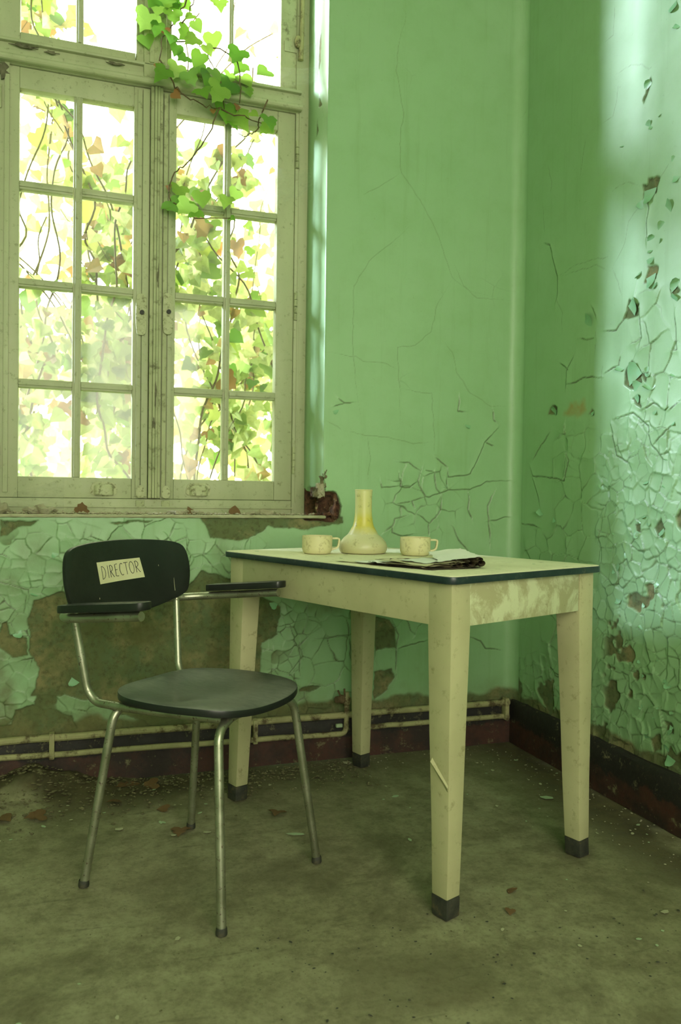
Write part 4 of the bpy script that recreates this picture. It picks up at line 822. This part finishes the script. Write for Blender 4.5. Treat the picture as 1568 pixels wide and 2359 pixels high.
np_ = empty('newspaper', T(.12, .22), 0, label='crumpled folded old newspaper near the front edge of the table', cat='newspaper')
np_.rotation_euler = (0, 0, 0); np_.location = (0, 0, 0)
def sheet(c, mat, bul=.004, seed=0, n=12, name='page', th=.0008):
    """bilinear crumpled page through four corners (world points)"""
    rr = random.Random(seed); ph = [rr.uniform(0, 6) for _ in range(4)]; c = [Vector(p) for p in c]; top = []
    for j in range(n+1):
        for i in range(n+1):
            u, v = i/n, j/n; p = (c[0]*(1-u)+c[1]*u)*(1-v)+(c[3]*(1-u)+c[2]*u)*v
            p = p+Vector((0, 0, bul*(math.sin(u*3.14)*math.sin(v*3.14)+.35*math.sin(u*9+ph[0]+v*4)+.3*math.sin(v*11+ph[1]-u*5))))
            if j in (0, n) or i in (0, n): p = p+TAv*.003*math.sin(i*1.7+j*2.3+ph[2])+TBv*.003*math.sin(i*2.9+j*1.3+ph[3])
            top.append(p)
    k = n+1; m = k*k; vs_ = top+[p-Vector((0, 0, th)) for p in top]
    fs_ = [(j*k+i, j*k+i+1, (j+1)*k+i+1, (j+1)*k+i) for j in range(n) for i in range(n)]; fs_ += [tuple(m+q for q in f[::-1]) for f in fs_]
    return MB().add(vs_, fs_).build(name, mat, np_)
zb = TH+.002
sheet([T(.030, .30, zb), T(.055, .115, zb), T(.20, .085, zb+.002), T(.20, .31, zb+.002)], 'paper_brown', .002, 1)
sheet([T(.028, .31, zb+.004), T(.055, .125, zb+.003), T(.205, .095, zb+.006), T(.19, .32, zb+.004)], 'paper_brown', .003, 2)
sheet([T(.032, .30, zb+.007), T(.050, .135, zb+.005), T(.19, .105, zb+.012), T(.19, .31, zb+.006)], 'paper_old', .003, 3)
sheet([T(.030, .27, zb+.013), T(.052, .13, zb+.007), T(.17, .115, zb+.017), T(.18, .29, zb+.010)], 'paper_old', -.003, 4)
sheet([T(.07, .24, zb+.014), T(.075, .15, zb+.011), T(.16, .14, zb+.019), T(.17, .25, zb+.014)], 'paper_white', .001, 5)
sheet([T(.10, .135, zb+.016), T(.205, .095, zb+.026), T(.25, .20, zb+.040), T(.165, .235, zb+.030)], 'paper_white', .002, 6, name='folded_flap')
sheet([T(.02, .425, zb), T(.045, .26, zb), T(.075, .25, zb+.001), T(.035, .42, zb)], 'paper_old', .0006, 7, name='torn_strip')
sheet([T(.025, .36, zb+.003), T(.035, .25, zb+.005), T(.10, .25, zb+.009), T(.07, .36, zb+.004)], 'paper_white', .002, 8, name='torn_strip')
sheet([T(.022, .30, zb+.008), T(.026, .262, zb+.008), T(.05, .265, zb+.004), T(.045, .305, zb+.006)], 'paper_white', .003, 9, name='torn_strip')
sheet([T(.10, .36, zb+.006), T(.16, .24, zb+.012), T(.20, .24, zb+.014), T(.13, .36, zb+.006)], 'paper_old', .002, 10, name='torn_strip')
def roll(p0, p1, r, turns, seed, name='crumpled_fold'):
    rr = random.Random(seed); p0, p1 = Vector(p0), Vector(p1); ax = (p1-p0).normalized(); up_ = Vector((0, 0, 1)); sd = ax.cross(up_).normalized(); n, m = 8, 18; vs_ = []
    for i in range(n+1):
        c = p0+(p1-p0)*i/n; w = 1+.18*math.sin(i*1.9+seed)
        for j in range(m+1):
            a = turns*2*math.pi*j/m+seed; q = r*w*(1-.55*j/m); vs_.append(c+sd*math.cos(a)*q*1.15+up_*(math.sin(a)*q*.85+r))
    k = m+1
    return MB().add(vs_, [(i*k+j, i*k+j+1, (i+1)*k+j+1, (i+1)*k+j) for i in range(n) for j in range(m)]).build(name, 'paper_brown', np_)
roll(T(.135, .100, zb), T(.205, .21, zb+.003), .0085, 1.3, 1); roll(T(.165, .090, zb+.001), T(.235, .19, zb+.001), .0095, 1.5, 2); roll(T(.195, .085, zb), T(.25, .185, zb), .0115, 1.4, 3); roll(T(.12, .105, zb), T(.19, .21, zb), .006, 1.2, 5)
roll(T(.20, .092, zb+.012), T(.25, .19, zb+.012), .007, 1.3, 6)
roll(T(.095, .30, zb+.004), T(.125, .255, zb+.006), .004, 1.2, 8)

# ------------------------------------------------------------------ ivy
def leaf_mesh(kind, mat):
    if kind == 0: half = [(0, .0), (.22, -.16), (.48, -.10), (.60, .12), (.52, .36), (.36, .58), (.18, .78), (0, 1.0)]            # heart
    elif kind == 1: half = [(0, .02), (.20, -.14), (.50, -.16), (.66, .04), (.62, .26), (.42, .36), (.40, .62), (.16, .74), (0, 1.0)]   # three lobed
    else: half = [(0, .03), (.18, -.10), (.42, -.12), (.72, .10), (.50, .26), (.48, .44), (.30, .54), (.14, .80), (0, 1.02)]
    k = len(half); fold = .16; vs_ = []
    mid = [(0, .02), (0, .5), (0, 1.0)]
    R_ = [(x, y, fold*x-.10*(y-.3)**2-.22*x*x) for x, y in half]; L_ = [(-x*.95, y+.02, fold*x-.10*(y-.3)**2-.22*x*x) for x, y in half[1:-1]]
    vs_ = R_+L_+[(0, .45, 0.0)]; c = len(vs_)-1
    ring = list(range(k))+list(range(len(R_)+len(L_)-1, k-1, -1))
    fs_ = [(c, ring[i], ring[(i+1) % len(ring)]) for i in range(len(ring))]
    fs_ += []
    o = MB().add(vs_, fs_).build('leaf', mat, angle=60)
    return o
def orient(loc, size, nrm, spin, tip_down=True):
    z = Vector(nrm).normalized(); y = Vector((math.sin(spin), 0, -math.cos(spin))); y = (y-z*y.dot(z)).normalized(); x = y.cross(z)
    return Matrix.Translation(loc) @ Matrix(((x.x, y.x, z.x, 0), (x.y, y.y, z.y, 0), (x.z, y.z, z.z, 0), (0, 0, 0, 1))) @ Matrix.Diagonal((size, size, size, 1))
class Pool:
    def __init__(s, objs): s.o = objs; s.u = [False]*len(objs)
    def place(s, parent, mtx, k=None):
        k = random.randrange(len(s.o)) if k is None else k
        if not s.u[k]: s.u[k] = True; o = s.o[k]
        else: o = s.o[k].copy(); COL.objects.link(o)
        o.parent = parent; o.matrix_basis = mtx; return o
pin = Pool([leaf_mesh(k, 'ivy_inside') for k in range(3)]); pbr_ = Pool([leaf_mesh(k, 'ivy_withered') for k in range(3)]); pout = Pool([leaf_mesh(k, 'ivy_outside') for k in range(3)])
iv = empty('ivy_vine', (0, 0, 0), label='bright green ivy vine growing into the room through the open upper light', cat='ivy')
for l in IVS:
    P3 = [Vector(p) for p in l]; pts = fillet(P3, .06, 4); pts = [p+Vector((U(-.004, .004), U(-.02, .01), U(-.004, .004))) for p in pts]
    k = len(pts); MB().tube(pts, [.0028-.0012*i/k for i in range(k)], 6).build('stem', 'twig', iv)
for i, (x, y, z, s) in enumerate(IVL):
    yy = U(.10, .225); f = (CAM.y-yy)/(CAM.y-y); p = CAM+(Vector((x, y, z))-CAM)*f
    sp = U(-.9, .9); sz = s*U(1.8, 2.3)
    d = Vector((math.sin(sp), 0, -math.cos(sp)))
    pin.place(iv, orient(p-d*sz*.42, sz, (U(-.55, .55), -1, U(-.15, .6)), sp))
for x, y, z, s in IVB:
    sp = U(-2, 2); pbr_.place(iv, orient(Vector((x, U(.14, .2), z)), s*1.5, (U(-.5, .5), -1, U(-.3, .6)), sp))
for _ in range(16):
    p = Vector((U(-1.36, -1.12), U(.12, .26), U(2.66, 3.1))); sp = U(-.9, .9); pin.place(iv, orient(p, U(.045, .065), (U(-.5, .5), -1, U(0, .6)), sp))

# ivy outside: one curtain of climbing stems, the leaves that show largest as pieces, the rest in one mesh
ov = empty('climbing_ivy', (0, 0, 0), label='sunlit ivy with yellowing leaves climbing outside the window panes', cat='ivy')
def through(xw, zw, y):        # point outside on the camera's line of sight past a window point is not needed: spread over the real curtain volume
    return Vector((xw, y, zw))
spots = []
for s_ in range(34):
    x = U(-1.95, -.50); y = U(.56, 1.0); z = U(.55, 1.3); pts = []; dx = U(-.25, .25)
    for i in range(U(9, 20).__int__()):
        pts.append(Vector((x, y, z))); x += dx*.12+U(-.06, .06); y += U(-.03, .03); z += U(.08, .17); dx += U(-.25, .25)
        y = min(1.1, max(.55, y))
        if z > 3.3: break
        x = max(x, -2.02)
    if len(pts) < 3: continue
    pts = fillet(pts, .06, 3); k = len(pts); r0 = random.choice((.0025, .003, .004, .005))
    MB().tube(pts, [r0*(1-.6*i/k)+.0012 for i in range(k)], 5).build('stem', 'twig', ov)
    for p in pts:
        if R() < .7: spots.append(p)
for _ in range(30):            # thin hanging twigs
    x = U(-1.9, -.55); z = U(.9, 2.9); y = U(.58, 1.0); pts = [Vector((x, y, z))]; dx = U(-1, 1)
    for i in range(6): pts.append(pts[-1]+Vector((dx*.06+U(-.03, .03), U(-.02, .02), U(-.07, .05))))
    MB().tube(pts, .0014, 4).build('stem', 'twig', ov); spots += pts[1::2]
def cluster_density(x, z): return .55+.9*math.sin(x*5.1+1.3)*math.sin(z*3.7+.4)+(.35 if z < 1.6 else 0)-(.25 if z > 2.3 else 0)
cand = []
for p in spots:
    for _ in range(9): cand.append(p+Vector((U(-.07, .07), U(-.05, .05), U(-.07, .07))))
random.shuffle(cand)
cnt = 0; stuff_pts = []
for p in cand:
    if R() > cluster_density(p.x, p.z)*.9+.15: continue
    if cnt < 300 and -2.05 < p.x < -.55 and .8 < p.z < 3.1:
        sp = U(-1.1, 1.1); pout.place(ov, orient(p, U(.05, .085), (U(-.8, .8), -1, U(-.3, .8)), sp)); cnt += 1
    else: stuff_pts.append(p)
def leaf_cloud(name, pts, size, mat, parent=None):
    """many small leaves joined in one mesh: nobody could count them"""
    base = np.array([(0, 0, 0), (.5, -.05, .10), (.55, .3, .09), (.28, .62, .05), (0, 1, 0), (-.28, .62, .05), (-.55, .3, .09), (-.5, -.05, .10), (0, .42, 0)])
    fan = np.array([(8, i, (i+1) % 8) for i in range(8)]); n = len(pts); V = np.zeros((n, 9, 3)); hue = np.zeros((n, 9))
    for i, p in enumerate(pts):
        m = orient(p, U(*size), (U(-1, 1), -1, U(-.6, .9)), U(-1.4, 1.4)); A = np.array(m); V[i] = base @ A[:3, :3].T+A[:3, 3]; hue[i] = R()
    me = bpy.data.meshes.new(name); F = (fan[None]+(np.arange(n)*9)[:, None, None]).reshape(-1, 3)
    me.from_pydata(V.reshape(-1, 3).tolist(), [], F.tolist()); at_ = me.attributes.new('hue', 'FLOAT', 'POINT'); at_.data.foreach_set('value', hue.ravel().astype(np.float32))
    o = bpy.data.objects.new(name, me); COL.objects.link(o); me.materials.append(M[mat]); o['kind'] = 'stuff'
    if parent is not None: o.parent = parent
    return o
leaf_cloud('leaf_mass', stuff_pts[:1900], (.035, .075), 'far_foliage', ov)
tp = []
for _ in range(60):            # clumps of a hedge and trees some metres away
    c = Vector((U(-2.5, 1.8), U(1.6, 4.5), abs(random.gauss(0, 1.5))+.2))
    for _ in range(int(U(30, 70))): tp.append(c+Vector((random.gauss(0, .26), random.gauss(0, .26), random.gauss(0, .22))))
tag(leaf_cloud('tree_foliage', tp, (.06, .12), 'far_foliage'), 'pale washed out tree foliage in the daylight beyond the ivy', 'foliage', kind='stuff')

for pl_ in (pin, pbr_, pout):
    for o_, u_ in zip(pl_.o, pl_.u):
        if not u_: bpy.data.objects.remove(o_)
# ------------------------------------------------------------------ cobwebs
def web(name, pts4, sag, label):
    c = [Vector(p) for p in pts4]; n = 10; vs_ = []
    for j in range(n+1):
        for i in range(n+1):
            u, v = i/n, j/n; vs_.append((c[0]*(1-u)+c[1]*u)*(1-v)+(c[3]*(1-u)+c[2]*u)*v+Vector((0, 0, -sag*math.sin(3.14*u)*(1-.3*v))))
    k = n+1; o = MB().add(vs_, [(j*k+i, j*k+i+1, (j+1)*k+i+1, (j+1)*k+i) for j in range(n) for i in range(n)]).build(name, 'web', None)
    return tag(o, label, 'cobweb', 'cobwebs in the window corner')
web('cobweb', [(-1.0, .235, 2.45), (-.77, .10, 2.43), (-.77, .14, 2.50), (-.98, .24, 2.53)], .015, 'grey cobweb stretched over the transom at the upper right')
web('cobweb', [(-.90, .245, 2.02), (-.775, .16, 2.07), (-.775, .22, 2.16), (-.90, .246, 2.16)], .01, 'thin cobweb veil across the right casement stile')
web('cobweb', [(-.815, .235, 2.58), (-.775, .15, 2.585), (-.775, .2, 2.62), (-.815, .24, 2.62)], .004, 'small cobweb at the stay rod')
web('cobweb', [(-1.80, .243, .93), (-1.64, .243, .985), (-1.64, .20, .875), (-1.82, .20, .872)], .006, 'dusty cobweb sagging over the bottom rail of the left sash')

# ------------------------------------------------------------------ litter
def chip_mesh(name, mat, seed, curl=.15):
    rr = random.Random(seed); k = 7; o = [(math.cos(a)*rr.uniform(.55, 1), math.sin(a)*rr.uniform(.4, .8)) for a in [6.283*i/k+rr.uniform(-.3, .3) for i in range(k)]]
    return MB().slab(o, lambda u, v, sd: (u, v, curl*u*u+.1*v*v+(.10 if sd > 0 else 0.)), 2).build(name, mat)
def crumbs(name, pts, size, mat, label, cat, seed=1, flat=.6):
    ico = np.array([(0, 0, 1), (.9, 0, .3), (.28, .85, .35), (-.72, .53, .3), (-.72, -.53, .35), (.28, -.85, .3), (0, 0, -.5)]); ff = [(0, i, i % 5+1) for i in range(1, 6)]+[(6, i % 5+1, i) for i in range(1, 6)]
    n = len(pts); V = []; F = []
    for i, p in enumerate(pts):
        s = size[0]+(size[1]-size[0])*R()**2.2; a = U(0, 6.28); ca, sa = math.cos(a), math.sin(a); st2 = U(.6, 1.6)
        for x, y, z in ico: x, y = x*st2*U(.7, 1.3), y*U(.7, 1.2); V.append((p[0]+(x*ca-y*sa)*s, p[1]+(x*sa+y*ca)*s, p[2]+max(z, -.3)*s*flat*U(.7, 1.2)))
        F += [tuple(q+7*i for q in f) for f in ff]
    me = bpy.data.meshes.new(name); me.from_pydata(V, [], F); o = bpy.data.objects.new(name, me); COL.objects.link(o); me.materials.append(M[mat])
    return tag(o, label, cat, kind='stuff')
def heap_h(x, y):
    return .055*math.exp(-(((x+1.73)/.10)**2+((y+.05)/.09)**2))+.03*math.exp(-(((x+1.62)/.16)**2+((y+.04)/.13)**2))+.03*math.exp(-(((x+1.86)/.12)**2+((y+.12)/.14)**2))
pts = []
for _ in range(2600):
    x = -1.95+1.3*R()**1.5; y = -.035-abs(random.gauss(0, .13)); pts.append((x, y, heap_h(x, y)))
crumbs('plaster_rubble', pts, (.0008, .0085), 'plaster_crumb', 'crumbled plaster heaped along the skirting at the left', 'rubble')
pts = [(-.03-abs(random.gauss(0, .12)), U(-1.5, -.05), 0) for _ in range(300)]+[(U(-1.9, -.1), -.03-abs(random.gauss(0, .1)), 0) for _ in range(350)]
crumbs('wall_crumbs', pts, (.0008, .0045), 'dust_web', 'fine paint crumbs fallen along the foot of the walls', 'debris')
pts = [(U(-2.0, -.05), U(-1.8, -.1), 0) for _ in range(1500)]
crumbs('floor_grit', pts, (.0006, .0028), 'plaster_crumb', 'fine grit scattered over the whole floor', 'debris')
pts = [(U(-1.3, -.3), U(-1.6, -1.05), 0) for _ in range(260)]
crumbs('dark_grit', pts, (.001, .004), 'foot_black', 'dark specks of dirt on the near floor', 'debris')
c0 = [chip_mesh('paint_chip', m, 40+i) for i, m in enumerate(('chip_pale', 'chip_green', 'chip_pale', 'chip_green'))]; cu_ = [False]*4
def chip(x, y, s, k, rz=None, label=None, z=0., asp=1., group='paint chips on the floor'):
    if not cu_[k]: cu_[k] = True; o = c0[k]
    else: o = copy_obj(c0[k])
    o.location = (x, y, z+.0005); o.scale = (s*asp, s, s*.5); o.rotation_euler = (U(-.08, .08), U(-.08, .08), U(0, 6.28) if rz is None else rz)
    return tag(o, label or 'small paint chip lying on the dusty floor', 'paint chip', group)
chip(-1.03, -.591, .012, 1, -.35, 'long pale green paint strip by the right front chair leg', asp=2.9)
chip(-1.348, -.500, .011, 0, 0, 'white paint chip under the brown leaf below the chair')
chip(-1.257, -.507, .011, 2, -.3, 'pale oblong paint chip beneath the chair seat', asp=1.6)
chip(-1.486, -.416, .013, 2, .2, 'pale flat paint chip left of the rear chair leg', asp=1.4)
chip(-1.404, -1.016, .009, 0, 1.2, 'yellowish crumb left of the foremost chair leg', asp=1.3)
chip(-.211, -.561, .018, 1, -.6, 'large green paint flake beside the right skirting', asp=1.6)
chip(-.343, -1.234, .010, 0, .3, 'white curved paint chip at the right edge of the floor', asp=1.7)
chip(-.697, -.074, .018, 0, -.2, 'pale chip on the floor by the rear table leg', asp=1.3)
chip(-.659, -.415, .013, 1, .1, 'small pale chip on the floor under the table', asp=1.3)
for n_, (x0, x1, y0, y1), lab in ((14, (-1.92, -1.45, -.42, -.08), 'small paint chip among the rubble by the left skirting'), (10, (-1.4, -.95, -.45, -.08), 'small paint chip on the floor behind the chair'),
        (10, (-.75, -.35, -.75, -.15), 'small paint chip on the floor under the table'), (18, (-.30, -.05, -1.05, -.2), 'small paint chip along the foot of the right skirting'),
        (9, (-.75, -.32, -1.45, -1.0), 'small paint chip on the open floor right of the near table leg'), (8, (-1.75, -1.0, -1.45, -1.08), 'small paint chip on the bare floor in front of the chair')):
    for _ in range(n_):
        x, y = U(x0, x1), U(y0, y1); chip(x, y, U(.003, .0085), random.randrange(4), asp=U(.8, 1.8), z=heap_h(x, y), label=lab, group=lab.replace('small paint chip', 'paint chips'))
dl = [leaf_mesh(k, 'dry_leaf') for k in range(3)]; du_ = [False]*3
def dleaf(x, y, z, s, label, k=0, tilt=.2, rz=None, group='withered leaves'):
    if not du_[k]: du_[k] = True; o = dl[k]; o.name = 'dry_leaf'
    else: o = copy_obj(dl[k])
    o.location = (x, y, z); o.scale = (s, s, s*1.8); o.rotation_euler = (U(-tilt, tilt), U(-tilt, tilt), U(0, 6.28) if rz is None else rz)
    return tag(o, label, 'dry leaf', group)
dleaf(-1.323, -.466, .004, .045, 'brown dry leaf at the foot of the rear chair leg', 1)
dleaf(-1.036, -.425, .004, .045, 'dark curled leaf between the chair and the left table leg', 2)
dleaf(-1.344, -.315, .004, .035, 'small dark leaf behind the chair on the floor', 0)
dleaf(-1.475, -.223, .006, .04, 'dark leaf on the floor between the left chair legs', 0)
dleaf(-1.354, -.101, .006, .055, 'rust brown leaf lying by the skirting behind the chair', 1)
dleaf(-1.44, -.10, .006, .06, 'large withered leaf against the skirting left of the rear chair leg', 2)
dleaf(-1.803, -.257, .01, .05, 'brown leaf in the rubble at the left edge', 0)
dleaf(-1.687, -.277, .01, .055, 'curled brown leaf in front of the rubble heap', 1)
dleaf(-.675, -1.124, .003, .022, 'round brown leaf scrap right of the near table leg', 0)
dleaf(-.624, -1.053, .003, .024, 'dark leaf scrap on the floor beyond the near table leg', 2)
dleaf(-1.585, .05, .868, .040, 'brown dry leaf standing on the sill under the left sash', 1, .3, .3).rotation_euler = (1.1, .2, .2)
dleaf(-1.232, .04, .866, .032, 'small rusty leaf on the sill below the middle of the window', 2, .3).rotation_euler = (.9, 0, .4)
dleaf(-1.08, .06, .866, .036, 'brown leaf on the sill under the right sash', 0, .3).rotation_euler = (1.0, .1, -.2)
for o_, u_ in zip(dl, du_):
    if not u_: bpy.data.objects.remove(o_)
# sill litter: dust rolls and plaster crumbs
pts = [(U(-1.9, -.80), .01+abs(random.gauss(0, .07)), .863) for _ in range(900)]
crumbs('sill_dust', pts, (.0015, .010), 'dust_web', 'pale dust and plaster crumbs lying along the window sill', 'dust', flat=.9)
for x, ln, r, lab in ((-1.84, .07, .022, 'thick grey dust clump at the left end of the sill'), (-1.71, .10, .016, 'fluffy pale dust clump on the sill under the left sash'), (-1.25, .12, .008, 'thin dust roll in the middle of the sill'), (-.98, .10, .009, 'webby dust roll at the right part of the sill')):
    pth = [(x+ln*(i/8-.5), .035+.02*math.sin(i*1.3+x*9), .866+r*.5+.3*r*math.sin(i*2.1)) for i in range(9)]
    tag(MB().tube(pth, [r*(.25+.75*math.sin(3.14*(i+.3)/8.6))*U(.75, 1.15) for i in range(9)], 8).build('dust_clump', 'dust_web', noise=.0022, nsc=22), lab, 'dust', 'dust clumps on the sill')
# crumbs on the table
for a, b, s, lab in ((.05, .84, .007, 'small dark paint curl near the left corner of the table'), (.14, .70, .006, 'tiny paint curl left of the left mug'), (.10, .50, .006, 'crumb on the table in front of the flask'), (.20, .60, .008, 'dark scrap behind the handle of the left mug'), (.42, .10, .004, 'crumb on the right part of the table')):
    p = T(a, b); chip(p.x, p.y, s, random.randrange(4), label=lab, z=TH, asp=1.5, group='crumbs on the table')
